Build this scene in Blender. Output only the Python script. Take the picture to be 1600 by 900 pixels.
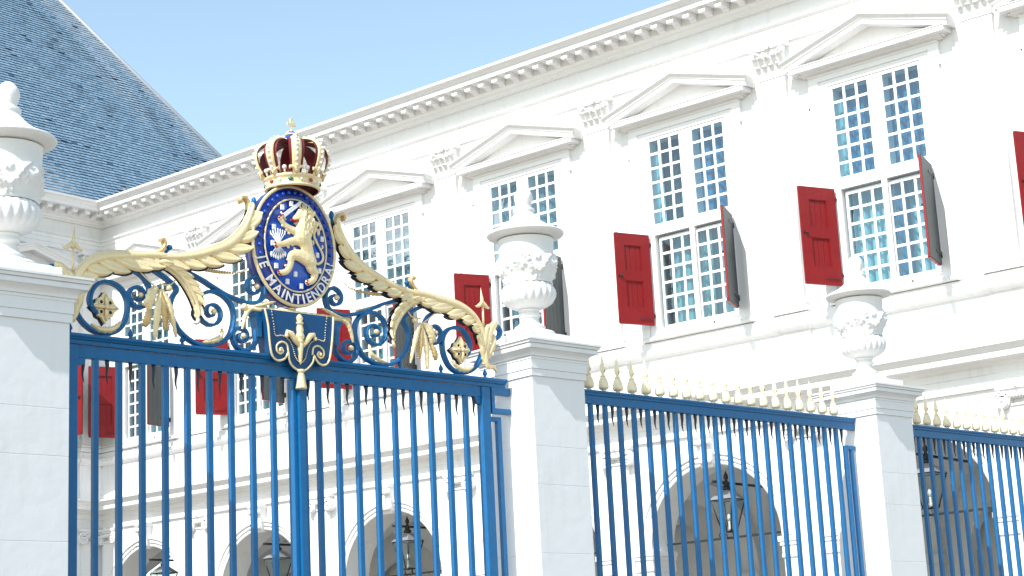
import bpy, math, random
from mathutils import Vector, Matrix
random.seed(7)
PI = math.pi
sc = bpy.context.scene
for o in list(bpy.data.objects):
    bpy.data.objects.remove(o)

# ---------------------------------------------------------------- camera
cam_data = bpy.data.cameras.new('camera')
cam = bpy.data.objects.new('camera', cam_data)
sc.collection.objects.link(cam)
yaw, pitch, roll = [math.radians(a) for a in (49.99, 12.972, 2.878)]
fwd = Vector((math.sin(yaw)*math.cos(pitch), math.cos(yaw)*math.cos(pitch), math.sin(pitch)))
rgt = Vector((math.cos(yaw), -math.sin(yaw), 0))
dwn = fwd.cross(rgt)
right = rgt*math.cos(roll) + dwn*math.sin(roll)
down = dwn*math.cos(roll) - rgt*math.sin(roll)
m = Matrix(((right.x, -down.x, -fwd.x), (right.y, -down.y, -fwd.y), (right.z, -down.z, -fwd.z)))
cam.matrix_world = Matrix.Translation((0, 0, 1.6)) @ m.to_4x4()
cam_data.sensor_width = 36
cam_data.lens = 36*2796.7/1600
cam_data.clip_end = 2000
sc.camera = cam

# ---------------------------------------------------------------- world, sun, exposure
w = bpy.data.worlds.new('World'); sc.world = w; w.use_nodes = True
nt = w.node_tree
sky = nt.nodes.new('ShaderNodeTexSky'); sky.sky_type = 'NISHITA'; sky.sun_disc = False
travel = Vector((0.967, 0.066, -1.0)).normalized()
sky.sun_elevation = math.asin(-travel.z)
sky.sun_rotation = math.atan2(-travel.x, -travel.y)
sky.air_density = 1.0; sky.dust_density = 0.6; sky.ozone_density = 1.0
bg = nt.nodes['Background']; bg.inputs['Strength'].default_value = 0.15
tint = nt.nodes.new('ShaderNodeMix'); tint.data_type = 'RGBA'; tint.blend_type = 'MULTIPLY'; tint.inputs[0].default_value = 1.0
tint.inputs[7].default_value = (1.55, 1.46, 1.23, 1)
nt.links.new(sky.outputs[0], tint.inputs[6]); nt.links.new(tint.outputs[2], bg.inputs[0])
sun_data = bpy.data.lights.new('sun', 'SUN'); sun_data.energy = 4.2; sun_data.angle = math.radians(0.5)
sun_data.color = (1.0, 0.985, 0.965)
sun = bpy.data.objects.new('sun', sun_data); sc.collection.objects.link(sun)
sun.rotation_mode = 'QUATERNION'; sun.rotation_quaternion = travel.to_track_quat('-Z', 'Y')
sun.location = (-20, -10, 30)
sc.view_settings.view_transform = 'Standard'; sc.view_settings.look = 'None'
sc.view_settings.gamma = 1.0; sc.view_settings.exposure = 0.47
sc.view_settings.use_curve_mapping = False

# ---------------------------------------------------------------- materials
def mat(name, col, rough=0.6, metal=0.0, noise=0.0, scale=4.0, bump=0.0, bscale=60.0, spec=0.5, stain=None, coat=0.0):
    M = bpy.data.materials.new(name); M.use_nodes = True
    n = M.node_tree; b = n.nodes['Principled BSDF']
    b.inputs['Roughness'].default_value = rough; b.inputs['Metallic'].default_value = metal
    b.inputs['Specular IOR Level'].default_value = spec
    b.inputs['Coat Weight'].default_value = coat
    b.inputs['Base Color'].default_value = (*col, 1)
    if noise or stain:
        tc = n.nodes.new('ShaderNodeTexCoord')
        nz = n.nodes.new('ShaderNodeTexNoise'); nz.inputs['Scale'].default_value = scale
        nz.inputs['Detail'].default_value = 8; nz.inputs['Roughness'].default_value = 0.65
        n.links.new(tc.outputs['Object'], nz.inputs['Vector'])
        mx = n.nodes.new('ShaderNodeMix'); mx.data_type = 'RGBA'
        dark = tuple(c*(1-noise) for c in col); lite = tuple(min(1, c*(1+noise*0.5)) for c in col)
        mx.inputs[6].default_value = (*dark, 1); mx.inputs[7].default_value = (*lite, 1)
        n.links.new(nz.outputs[0], mx.inputs[0])
        out = mx.outputs[2]
        if stain:
            mp = n.nodes.new('ShaderNodeMapping'); mp.inputs['Scale'].default_value = (5.0, 5.0, 0.5)
            n.links.new(tc.outputs['Object'], mp.inputs[0])
            n2 = n.nodes.new('ShaderNodeTexNoise'); n2.inputs['Scale'].default_value = 1.6; n2.inputs['Detail'].default_value = 5
            n.links.new(mp.outputs[0], n2.inputs['Vector'])
            cr = n.nodes.new('ShaderNodeValToRGB')
            cr.color_ramp.elements[0].position = 0.56; cr.color_ramp.elements[0].color = (0, 0, 0, 1)
            cr.color_ramp.elements[1].position = 0.8; cr.color_ramp.elements[1].color = (0.45, 0.45, 0.45, 1)
            n.links.new(n2.outputs[0], cr.inputs[0])
            m2 = n.nodes.new('ShaderNodeMix'); m2.data_type = 'RGBA'
            m2.inputs[7].default_value = (*stain, 1)
            n.links.new(cr.outputs[0], m2.inputs[0]); n.links.new(out, m2.inputs[6]); out = m2.outputs[2]
        n.links.new(out, b.inputs['Base Color'])
    if bump:
        tc2 = n.nodes.new('ShaderNodeTexCoord')
        nb = n.nodes.new('ShaderNodeTexNoise'); nb.inputs['Scale'].default_value = bscale; nb.inputs['Detail'].default_value = 4
        n.links.new(tc2.outputs['Object'], nb.inputs['Vector'])
        bp = n.nodes.new('ShaderNodeBump'); bp.inputs['Strength'].default_value = bump; bp.inputs['Distance'].default_value = 0.01
        n.links.new(nb.outputs[0], bp.inputs['Height']); n.links.new(bp.outputs[0], b.inputs['Normal'])
    return M

M = {}
M['stucco'] = mat('painted_stucco', (0.795, 0.795, 0.79), 0.7, noise=0.05, scale=1.3, bump=0.25, bscale=14, stain=(0.60, 0.595, 0.585), spec=0.3)
M['moulding'] = mat('painted_moulding', (0.79, 0.785, 0.775), 0.55, noise=0.05, scale=3, bump=0.1, bscale=30, stain=(0.56, 0.55, 0.525), spec=0.35)
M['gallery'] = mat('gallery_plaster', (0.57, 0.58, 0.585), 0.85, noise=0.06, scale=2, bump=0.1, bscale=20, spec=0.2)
M['joinery'] = mat('white_gloss_joinery', (0.83, 0.83, 0.82), 0.3, noise=0.03, scale=9, spec=0.5)
M['pier'] = mat('painted_pier_stone', (0.78, 0.785, 0.79), 0.6, noise=0.045, scale=2.5, bump=0.3, bscale=9, stain=(0.66, 0.65, 0.62), spec=0.35)
M['urn'] = mat('painted_urn_stone', (0.78, 0.775, 0.76), 0.6, noise=0.06, scale=8, bump=0.35, bscale=40, spec=0.35)
M['blue'] = mat('blue_iron_paint', (0.006, 0.13, 0.33), 0.36, noise=0.28, scale=14, bump=0.3, bscale=45, spec=0.35)
M['dart'] = mat('near_black_blue_paint', (0.003, 0.016, 0.045), 0.4)
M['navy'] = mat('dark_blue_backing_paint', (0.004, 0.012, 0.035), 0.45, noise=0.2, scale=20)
M['gold'] = mat('gilding', (0.88, 0.71, 0.41), 0.36, metal=0.25, noise=0.14, scale=22, bump=0.35, bscale=70)
M['oldgold'] = mat('aged_gilding', (0.72, 0.50, 0.22), 0.42, metal=0.4, noise=0.35, scale=26, bump=0.4, bscale=70)
M['finial_gold'] = mat('pale_gold_paint', (0.92, 0.79, 0.53), 0.42, metal=0.08, noise=0.14, scale=30, bump=0.1)
M['enamel'] = mat('royal_blue_enamel', (0.001, 0.018, 0.25), 0.22, noise=0.2, scale=12, coat=0.3)
M['enamel_light'] = mat('bright_blue_enamel', (0.002, 0.075, 0.50), 0.25, noise=0.15, scale=12, coat=0.3)
M['drape_blue'] = mat('sheet_metal_blue_paint', (0.004, 0.07, 0.20), 0.4, noise=0.3, scale=7, bump=0.2, spec=0.35)
M['white_enamel'] = mat('white_enamel', (0.82, 0.83, 0.84), 0.3)
M['red_enamel'] = mat('red_enamel', (0.36, 0.006, 0.012), 0.3)
M['crimson'] = mat('dark_crimson_lining', (0.17, 0.007, 0.010), 0.5, noise=0.2, scale=9)
M['green_gem'] = mat('green_gem', (0.005, 0.16, 0.11), 0.1, coat=0.8)
M['red_gem'] = mat('red_gem', (0.33, 0.01, 0.015), 0.1, coat=0.8)
M['pearl'] = mat('pearl_paint', (0.82, 0.80, 0.76), 0.2, coat=0.4)
M['red'] = mat('red_shutter_paint', (0.25, 0.010, 0.012), 0.45, noise=0.3, scale=9, bump=0.25, bscale=25, spec=0.35)
M['slategreen'] = mat('dark_green_shutter_paint', (0.032, 0.045, 0.047), 0.5, noise=0.2, scale=8, bump=0.1)
M['black'] = mat('black_iron', (0.012, 0.012, 0.014), 0.4)
M['lamp_metal'] = mat('grey_lamp_roof_metal', (0.32, 0.33, 0.35), 0.4, metal=0.4)
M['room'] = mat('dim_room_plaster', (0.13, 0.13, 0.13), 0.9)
M['lead'] = mat('roof_lead', (0.42, 0.44, 0.46), 0.5, metal=0.2, noise=0.2, scale=3)
M['ground'] = mat('courtyard_clinker_paving', (0.25, 0.22, 0.185), 0.85, noise=0.25, scale=3.0, bump=0.5, bscale=8)
M['flag'] = mat('pale_flagstone', (0.42, 0.41, 0.38), 0.8, noise=0.15, scale=2)

# curtain: pale cloth with its own warp
M['aqua'] = mat('aqua_net_curtain', (0.34, 0.58, 0.63), 0.9, noise=0.35, scale=5)
M['azure'] = mat('blind_with_sky_reflection', (0.03, 0.21, 0.38), 0.9, noise=0.35, scale=5)  # blue of the sky mirrored in the panes is put into this cloth
M['teal'] = mat('teal_net_curtain', (0.21, 0.40, 0.41), 0.9, noise=0.4, scale=5)
M['grey_blue'] = mat('grey_blue_curtain', (0.17, 0.285, 0.32), 0.9, noise=0.3, scale=4)
M['dark_cloth'] = mat('dark_curtain', (0.015, 0.045, 0.06), 0.9, noise=0.5, scale=5)

def glass_mat(name, tint, gloss):
    G = bpy.data.materials.new(name); G.use_nodes = True
    n = G.node_tree; n.nodes.clear()
    out = n.nodes.new('ShaderNodeOutputMaterial'); mix = n.nodes.new('ShaderNodeMixShader')
    tr = n.nodes.new('ShaderNodeBsdfTransparent'); tr.inputs[0].default_value = (*tint, 1)
    gl = n.nodes.new('ShaderNodeBsdfGlossy'); gl.inputs['Roughness'].default_value = 0.015
    gl.inputs[0].default_value = (0.9, 0.97, 1.0, 1)
    lw = n.nodes.new('ShaderNodeFresnel'); lw.inputs[0].default_value = 1.5
    ad = n.nodes.new('ShaderNodeMath'); ad.operation = 'ADD'; ad.inputs[1].default_value = gloss
    tc = n.nodes.new('ShaderNodeTexCoord'); nz = n.nodes.new('ShaderNodeTexNoise'); nz.inputs['Scale'].default_value = 5
    n.links.new(tc.outputs['Object'], nz.inputs['Vector'])
    bp = n.nodes.new('ShaderNodeBump'); bp.inputs['Strength'].default_value = 0.12; bp.inputs['Distance'].default_value = 0.02
    n.links.new(nz.outputs[0], bp.inputs['Height']); n.links.new(bp.outputs[0], gl.inputs['Normal'])
    # the pane is a thin solid: only its entering faces mirror, so light is not trapped inside it
    geo = n.nodes.new('ShaderNodeNewGeometry'); inv = n.nodes.new('ShaderNodeMath'); inv.operation = 'SUBTRACT'; inv.inputs[0].default_value = 1.0
    mul = n.nodes.new('ShaderNodeMath'); mul.operation = 'MULTIPLY'
    n.links.new(geo.outputs['Backfacing'], inv.inputs[1]); n.links.new(inv.outputs[0], mul.inputs[0])
    n.links.new(lw.outputs[0], ad.inputs[0]); n.links.new(ad.outputs[0], mul.inputs[1]); n.links.new(mul.outputs[0], mix.inputs[0])
    n.links.new(tr.outputs[0], mix.inputs[1]); n.links.new(gl.outputs[0], mix.inputs[2])
    n.links.new(mix.outputs[0], out.inputs[0])
    return G
M['glass'] = glass_mat('window_glass', (0.80, 0.91, 0.94), 0.085)
M['lamp_glass'] = glass_mat('lantern_glass', (0.80, 0.86, 0.84), 0.10)

# roof slates: colour varies from slate to slate through a mesh attribute
def slate_mat():
    S = bpy.data.materials.new('roof_slate'); S.use_nodes = True
    n = S.node_tree; b = n.nodes['Principled BSDF']; b.inputs['Roughness'].default_value = 0.45
    at = n.nodes.new('ShaderNodeAttribute'); at.attribute_name = 'tone'
    tc = n.nodes.new('ShaderNodeTexCoord'); nz = n.nodes.new('ShaderNodeTexNoise')
    nz.inputs['Scale'].default_value = 1.3; nz.inputs['Detail'].default_value = 9
    n.links.new(tc.outputs['Object'], nz.inputs['Vector'])
    r = n.nodes.new('ShaderNodeValToRGB')
    r.color_ramp.elements[0].position = 0.0; r.color_ramp.elements[0].color = (0.06, 0.12, 0.19, 1)
    r.color_ramp.elements[1].position = 1.0; r.color_ramp.elements[1].color = (0.26, 0.38, 0.48, 1)
    e = r.color_ramp.elements.new(0.5); e.color = (0.19, 0.30, 0.40, 1)
    n.links.new(at.outputs['Fac'], r.inputs[0])
    mx = n.nodes.new('ShaderNodeMix'); mx.data_type = 'RGBA'
    cr = n.nodes.new('ShaderNodeValToRGB'); cr.color_ramp.elements[0].position = 0.57; cr.color_ramp.elements[1].position = 0.72
    cr.color_ramp.elements[1].color = (0.5, 0.5, 0.5, 1)
    n.links.new(nz.outputs[0], cr.inputs[0]); n.links.new(cr.outputs[0], mx.inputs[0])
    n.links.new(r.outputs[0], mx.inputs[6]); mx.inputs[7].default_value = (0.04, 0.065, 0.11, 1)
    # pale weathering that runs down from the hip
    a2 = n.nodes.new('ShaderNodeAttribute'); a2.attribute_name = 'bleach'
    m3 = n.nodes.new('ShaderNodeMix'); m3.data_type = 'RGBA'
    n.links.new(a2.outputs['Fac'], m3.inputs[0]); n.links.new(mx.outputs[2], m3.inputs[6])
    m3.inputs[7].default_value = (0.42, 0.50, 0.60, 1)
    n.links.new(m3.outputs[2], b.inputs['Base Color'])
    return S
M['slate'] = slate_mat()

# ---------------------------------------------------------------- mesh helpers
class MB:
    def __init__(s): s.v = []; s.f = []; s.sm = []
    def add(s, vs, fs, smooth=False):
        k = len(s.v); s.v += [tuple(p) for p in vs]
        for f in fs: s.f.append(tuple(i+k for i in f)); s.sm.append(smooth)
    def box(s, x0, x1, y0, y1, z0, z1):
        if x0 > x1: x0, x1 = x1, x0
        if y0 > y1: y0, y1 = y1, y0
        if z0 > z1: z0, z1 = z1, z0
        s.add([(x0,y0,z0),(x1,y0,z0),(x1,y1,z0),(x0,y1,z0),(x0,y0,z1),(x1,y0,z1),(x1,y1,z1),(x0,y1,z1)],
              [(0,3,2,1),(4,5,6,7),(0,1,5,4),(1,2,6,5),(2,3,7,6),(3,0,4,7)])
        return s
    def sweep_x(s, prof, x0, x1, m0=0.0, m1=0.0):
        """closed profile of (y,z) swept along x; m0/m1 = mitre: x end shifts by m*y"""
        n = len(prof); vs = [(x0+m0*y, y, z) for y, z in prof] + [(x1+m1*y, y, z) for y, z in prof]
        fs = [(i, (i+1) % n, n+(i+1) % n, n+i) for i in range(n)] + [tuple(range(n-1,-1,-1)), tuple(range(n, 2*n))]
        s.add(vs, fs); return s
    def poly_y(s, pts, y0, y1, smooth=False):
        """outline (x,z) given thickness along y (y0 = front)"""
        n = len(pts); vs = [(x, y0, z) for x, z in pts] + [(x, y1, z) for x, z in pts]
        fs = [tuple(range(n)), tuple(range(2*n-1, n-1, -1))] + [(i, n+i, n+(i+1) % n, (i+1) % n) for i in range(n)]
        s.add(vs, fs, smooth); return s
    def tube(s, path, r, n=8, smooth=True, cap=True):
        """round tube, r = number or list"""
        P = [Vector(p) for p in path]; k = len(P)
        R = r if isinstance(r, (list, tuple)) else [r]*k
        vs = []; up = Vector((0, 1, 0.01))
        for i, p in enumerate(P):
            t = (P[min(i+1, k-1)]-P[max(i-1, 0)]).normalized()
            if abs(t.dot(up)) > 0.95: a = Vector((1, 0, 0)).cross(t).normalized()
            else: a = up.cross(t).normalized()
            b = t.cross(a)
            for j in range(n):
                q = 2*PI*j/n; vs.append(p+(a*math.cos(q)+b*math.sin(q))*R[i])
        fs = [(i*n+j, i*n+(j+1) % n, (i+1)*n+(j+1) % n, (i+1)*n+j) for i in range(k-1) for j in range(n)]
        if cap: fs += [tuple(range(n-1, -1, -1)), tuple(range((k-1)*n, k*n))]
        s.add(vs, fs, smooth); return s
    def ribbon(s, pts, t, d, y=0.0, smooth=False):
        """flat iron bar bent in the x-z plane: thickness t (number or list), depth d along y"""
        k = len(pts); T = t if isinstance(t, (list, tuple)) else [t]*k
        D = d if isinstance(d, (list, tuple)) else [d]*k
        vs = []
        for i in range(k):
            a = Vector(pts[max(i-1, 0)]); b = Vector(pts[min(i+1, k-1)]); tt = (b-a); tt.normalize()
            nn = Vector((-tt.y, tt.x)); p = Vector(pts[i]); h = T[i]/2
            o, q = p+nn*h, p-nn*h
            e = min(0.006, h*0.5)
            o2, q2 = p+nn*(h-e), p-nn*(h-e)
            y0, y1 = y-D[i]/2, y+D[i]/2
            vs += [(o.x, y0+e, o.y), (o2.x, y0, o2.y), (q2.x, y0, q2.y), (q.x, y0+e, q.y), (q.x, y1, q.y), (o.x, y1, o.y)]
        fs = [(i*6+j, (i+1)*6+j, (i+1)*6+(j+1) % 6, i*6+(j+1) % 6) for i in range(k-1) for j in range(6)]
        fs += [tuple(range(6)), tuple(range((k-1)*6+5, (k-1)*6-1, -1))]
        s.add(vs, fs, smooth); return s
    def lathe(s, prof, n=24, c=(0, 0), mod=None, smooth=True, cap=True):
        vs = []
        for r, z in prof:
            for j in range(n):
                a = 2*PI*j/n; rr = r if mod is None else mod(r, z, a)
                vs.append((c[0]+rr*math.cos(a), c[1]+rr*math.sin(a), z))
        k = len(prof)
        fs = [(i*n+j, i*n+(j+1) % n, (i+1)*n+(j+1) % n, (i+1)*n+j) for i in range(k-1) for j in range(n)]
        if cap: fs += [tuple(range(n-1, -1, -1)), tuple(range((k-1)*n, k*n))]
        s.add(vs, fs, smooth); return s
    def ball(s, c, r, nu=10, nv=7, sx=1, sy=1, sz=1, rot=None):
        vs = []
        for i in range(nv+1):
            a = PI*i/nv
            for j in range(nu):
                b = 2*PI*j/nu
                p = Vector((math.sin(a)*math.cos(b)*sx, math.sin(a)*math.sin(b)*sy, math.cos(a)*sz))*r
                if rot: p = rot @ p
                vs.append(Vector(c)+p)
        fs = [(i*nu+j, (i+1)*nu+j, (i+1)*nu+(j+1) % nu, i*nu+(j+1) % nu) for i in range(nv) for j in range(nu)]
        s.add(vs, fs, True); return s
    def mesh(s, name, material):
        me = bpy.data.meshes.new(name); me.from_pydata(s.v, [], s.f)
        me.polygons.foreach_set('use_smooth', s.sm)
        me.materials.append(material); me.validate(); me.update()
        return me

def link(name, me, parent=None, loc=(0, 0, 0), rz=0.0, bevel=0.0):
    o = bpy.data.objects.new(name, me); sc.collection.objects.link(o)
    o.location = loc; o.rotation_euler = (0, 0, rz)
    if parent is not None: o.parent = parent
    if bevel:
        b = o.modifiers.new('bevel', 'BEVEL'); b.width = bevel; b.segments = 2; b.limit_method = 'ANGLE'
        b.angle_limit = math.radians(50); b.harden_normals = False
    return o
def part(name, mb, material, parent, loc=(0, 0, 0), rz=0.0, bevel=0.0):
    return link(name, mb.mesh(name, M[material] if isinstance(material, str) else material), parent, loc, rz, bevel)
def thing(name, label, cat, loc, rz=0.0, group=None):
    o = bpy.data.objects.new(name, None); sc.collection.objects.link(o); o.empty_display_size = 0.3
    o.location = loc; o.rotation_euler = (0, 0, rz); o['label'] = label; o['category'] = cat
    if group: o['group'] = group
    return o
def copy_tree(o, parent=None):
    c = o.copy(); sc.collection.objects.link(c); c.parent = parent
    for ch in list(o.children): copy_tree(ch, c)
    return c
def spline(pts, n=6):
    """Catmull-Rom through 2-D or 3-D points"""
    P = [Vector(p) for p in pts]; out = []
    for i in range(len(P)-1):
        p0 = P[max(i-1, 0)]; p1 = P[i]; p2 = P[i+1]; p3 = P[min(i+2, len(P)-1)]
        for k in range(n):
            t = k/n
            out.append(0.5*((2*p1)+(p2-p0)*t+(2*p0-5*p1+4*p2-p3)*t*t+(3*p1-p0-3*p2+p3)*t**3))
    out.append(P[-1]); return out

# ================================================================= SETTING
g = MB(); g.box(-300, 400, -300, 400, -0.3, 0.0)
gr = part('courtyard_ground', g, 'ground', None); gr['kind'] = 'structure'

# ================================================================= PALACE FACADES
XW, YW = 23.568, 31.55
BAY = 3.53
# local facade frame: x to the right seen from the court, y inwards (outwards is negative), z up
wing = thing('palace_wing', 'long white palace wing behind the fence, with pediments over tall windows and round arches below', 'building', (XW, YW, 0), -PI/2)
corps = thing('palace_main_building', 'white main palace block at far left under the steep blue slate roof', 'building', (XW, YW, 0), 0)
wing_bays = [19.20-BAY*k for k in (-1, 0, 1, 2, 3, 4, 5)]     # x of each bay centre
WING_END = 19.20+BAY+2.25
corps_bays = [-1.97-BAY*j for j in range(4)]
CORPS_END = -1.97-BAY*3-2.0

CORNICE = [(0.0,12.225),(-0.075,12.225),(-0.085,12.25),(-0.12,12.262),(-0.13,12.30),(-0.19,12.322),(-0.2,12.335),(-0.2,12.455),
           (-0.50,12.455),(-0.50,12.535),(-0.515,12.545),(-0.54,12.585),(-0.60,12.615),(-0.60,12.66),(0.25,12.70),(0.25,12.225)]
ARCHIT = [(0.0,11.60),(-0.045,11.60),(-0.045,11.70),(-0.058,11.706),(-0.058,11.80),(-0.075,11.808),(-0.075,11.872),(-0.10,11.884),(-0.125,11.905),(-0.125,11.93),(0.0,11.94)]
STRING = [(0.0,6.93),(-0.03,6.93),(-0.045,6.955),(-0.085,6.98),(-0.10,7.0),(-0.10,7.065),(-0.045,7.075),(-0.045,7.19),(-0.02,7.21),(0.0,7.21)]
LOWCOR = [(0.0,5.57),(-0.05,5.57),(-0.06,5.60),(-0.06,5.66),(-0.04,5.67),(-0.04,5.77),(-0.06,5.78),(-0.06,5.875),(-0.09,5.89),(-0.13,5.905),(-0.15,5.935),(-0.19,5.95),
          (-0.33,5.955),(-0.33,6.035),(-0.35,6.05),(-0.38,6.09),(-0.42,6.12),(-0.42,6.15),(0.0,6.19)]

def grid_wall(mb, xs, zs, holes, y0, y1):
    """wall slab front at y0 and back at y1 with rectangular holes, joined cell by cell without inner faces"""
    def solid(i, j):
        if i < 0 or j < 0 or i >= len(xs)-1 or j >= len(zs)-1: return False
        cx = (xs[i]+xs[i+1])/2; cz = (zs[j]+zs[j+1])/2
        return not any(a < cx < b and c < cz < d for a, b, c, d in holes)
    for i in range(len(xs)-1):
        for j in range(len(zs)-1):
            if not solid(i, j): continue
            x0, x1, z0, z1 = xs[i], xs[i+1], zs[j], zs[j+1]
            mb.add([(x0,y0,z0),(x1,y0,z0),(x1,y0,z1),(x0,y0,z1)], [(0,1,2,3)])
            mb.add([(x0,y1,z0),(x1,y1,z0),(x1,y1,z1),(x0,y1,z1)], [(3,2,1,0)])
            if not solid(i-1, j): mb.add([(x0,y0,z0),(x0,y1,z0),(x0,y1,z1),(x0,y0,z1)], [(3,2,1,0)])
            if not solid(i+1, j): mb.add([(x1,y0,z0),(x1,y1,z0),(x1,y1,z1),(x1,y0,z1)], [(0,1,2,3)])
            if not solid(i, j-1): mb.add([(x0,y0,z0),(x1,y0,z0),(x1,y1,z0),(x0,y1,z0)], [(3,2,1,0)])
            if not solid(i, j+1): mb.add([(x0,y0,z1),(x1,y0,z1),(x1,y1,z1),(x0,y1,z1)], [(0,1,2,3)])

AR, AZ, SPR = 1.23, 3.85, 3.85
def arch_wall(mb, x0, x1, xc, y0, y1, ztop, zspring=SPR, r=AR, n=28, zbot=0.0):
    """bay of wall with a round-headed opening"""
    def quad(a, b, c, d): mb.add([a, b, c, d], [(0, 1, 2, 3)])
    for y, flip in ((y0, False), (y1, True)):
        def q(a, b, c, d):
            P = [(a[0], y, a[1]), (b[0], y, b[1]), (c[0], y, c[1]), (d[0], y, d[1])]
            if flip: P.reverse()
            mb.add(P, [(0, 1, 2, 3)])
        q((x0, zbot), (xc-r, zbot), (xc-r, ztop), (x0, ztop)); q((xc+r, zbot), (x1, zbot), (x1, ztop), (xc+r, ztop))
        for i in range(n):
            a = PI-PI*i/n; b = PI-PI*(i+1)/n
            pa = (xc+r*math.cos(a), zspring+r*math.sin(a)); pb = (xc+r*math.cos(b), zspring+r*math.sin(b))
            q(pa, pb, (pb[0], ztop), (pa[0], ztop))
    for i in range(n):
        a = PI-PI*i/n; b = PI-PI*(i+1)/n
        pa = (xc+r*math.cos(a), zspring+r*math.sin(a)); pb = (xc+r*math.cos(b), zspring+r*math.sin(b))
        mb.add([(pa[0],y0,pa[1]),(pa[0],y1,pa[1]),(pb[0],y1,pb[1]),(pb[0],y0,pb[1])], [(0,1,2,3)], True)
    mb.add([(xc-r,y0,zbot),(xc-r,y1,zbot),(xc-r,y1,zspring),(xc-r,y0,zspring)], [(0,1,2,3)])
    mb.add([(xc+r,y0,zbot),(xc+r,y1,zbot),(xc+r,y1,zspring),(xc+r,y0,zspring)], [(3,2,1,0)])
    mb.add([(x0,y0,ztop),(x1,y0,ztop),(x1,y1,ztop),(x0,y1,ztop)], [(0,1,2,3)])

def modillion_mesh():
    b = MB()
    b.box(-0.075, 0.075, -0.455, -0.202, 12.432, 12.4535)
    # scrolled bracket: side outline swept across
    side = [(-0.2, 12.34), (-0.2, 12.431), (-0.435, 12.431), (-0.44, 12.40), (-0.425, 12.37), (-0.40, 12.355), (-0.37, 12.36), (-0.33, 12.385), (-0.28, 12.375), (-0.24, 12.345)]
    b.sweep_x(side, -0.062, 0.062)
    b.sweep_x([(-0.425,12.352),(-0.455,12.36),(-0.462,12.39),(-0.45,12.42),(-0.43,12.42)], -0.062, 0.062)
    return b.mesh('modillion', M['moulding'])
MOD = modillion_mesh()

# ---- corinthian pilaster pieces
def shaft_mesh(w=0.50):
    b = MB(); b.box(-w/2, w/2, -0.085, 0.02, 7.36, 11.07)
    b.box(-w/2-0.012, w/2+0.012, -0.10, 0.02, 11.03, 11.052)
    return b.mesh('pilaster', M['stucco'])
def base_mesh(w=0.50):
    b = MB(); h = w/2
    b.box(-h-0.07, h+0.07, -0.135, 0.02, 7.212, 7.262)
    b.sweep_x([(0.02,7.262),(-0.12,7.262),(-0.13,7.275),(-0.13,7.292),(-0.12,7.303),(0.02,7.303)], -h-0.06, h+0.06)
    b.sweep_x([(0.02,7.303),(-0.098,7.303),(-0.098,7.322),(0.02,7.322)], -h-0.02, h+0.02)
    b.sweep_x([(0.02,7.322),(-0.112,7.322),(-0.12,7.334),(-0.12,7.344),(-0.112,7.3595),(0.02,7.3595)], -h-0.04, h+0.04)
    return b.mesh('pilaster_base', M['moulding'])
def pedestal_mesh(w=0.62):
    b = MB(); h = w/2
    b.box(-h+0.03, h-0.03, -0.055, 0.02, 6.19, 6.93)
    b.box(-h+0.01, h-0.01, -0.075, 0.02, 6.192, 6.30)
    off = -0.062
    b.sweep_x([(0.02, STRING[0][1]+0.001)]+[(y+off, z+0.001) for y, z in STRING[1:-1]]+[(0.02, 7.211)], -h, h)
    return b.mesh('pedestal', M['moulding'])
def leaf(b, x, z0, z1, wd, out, y0=-0.085):
    """acanthus leaf standing on the capital: curls forward at its tip"""
    n = 7; rows = []
    for i in range(n+1):
        t = i/n; ww = wd*(0.62+0.5*math.sin(PI*min(1, t*0.9)))*(1 if t < 0.85 else 0.75)
        y = y0-0.012-out*(t**2.2); z = z0+(z1-z0)*(t if t < 0.9 else 0.9-(t-0.9)*0.8)
        rows.append([(x-ww/2, y+0.018, z), (x-ww/4, y-0.006, z), (x, y+0.004, z), (x+ww/4, y-0.006, z), (x+ww/2, y+0.018, z)])
    vs = [p for r in rows for p in r]
    fs = [(i*5+j, i*5+j+1, (i+1)*5+j+1, (i+1)*5+j) for i in range(n) for j in range(4)]
    b.add(vs, fs, True)
    b.ball((x, y0-out-0.005, z1-0.012), wd*0.36, 8, 5, 1, 0.5, 0.42)
def volute(b, x, z, y, r, sgn=1):
    pts = []
    for i in range(26):
        a = i/25*2.2*2*PI*0.5+PI/2; rr = r*(1-i/27)
        pts.append((x+sgn*rr*math.cos(a), z+rr*math.sin(a)))
    b.ribbon(pts, r*0.30, 0.05, y)
    b.ball((x, y-0.02, z), r*0.25, 8, 5)
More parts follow.
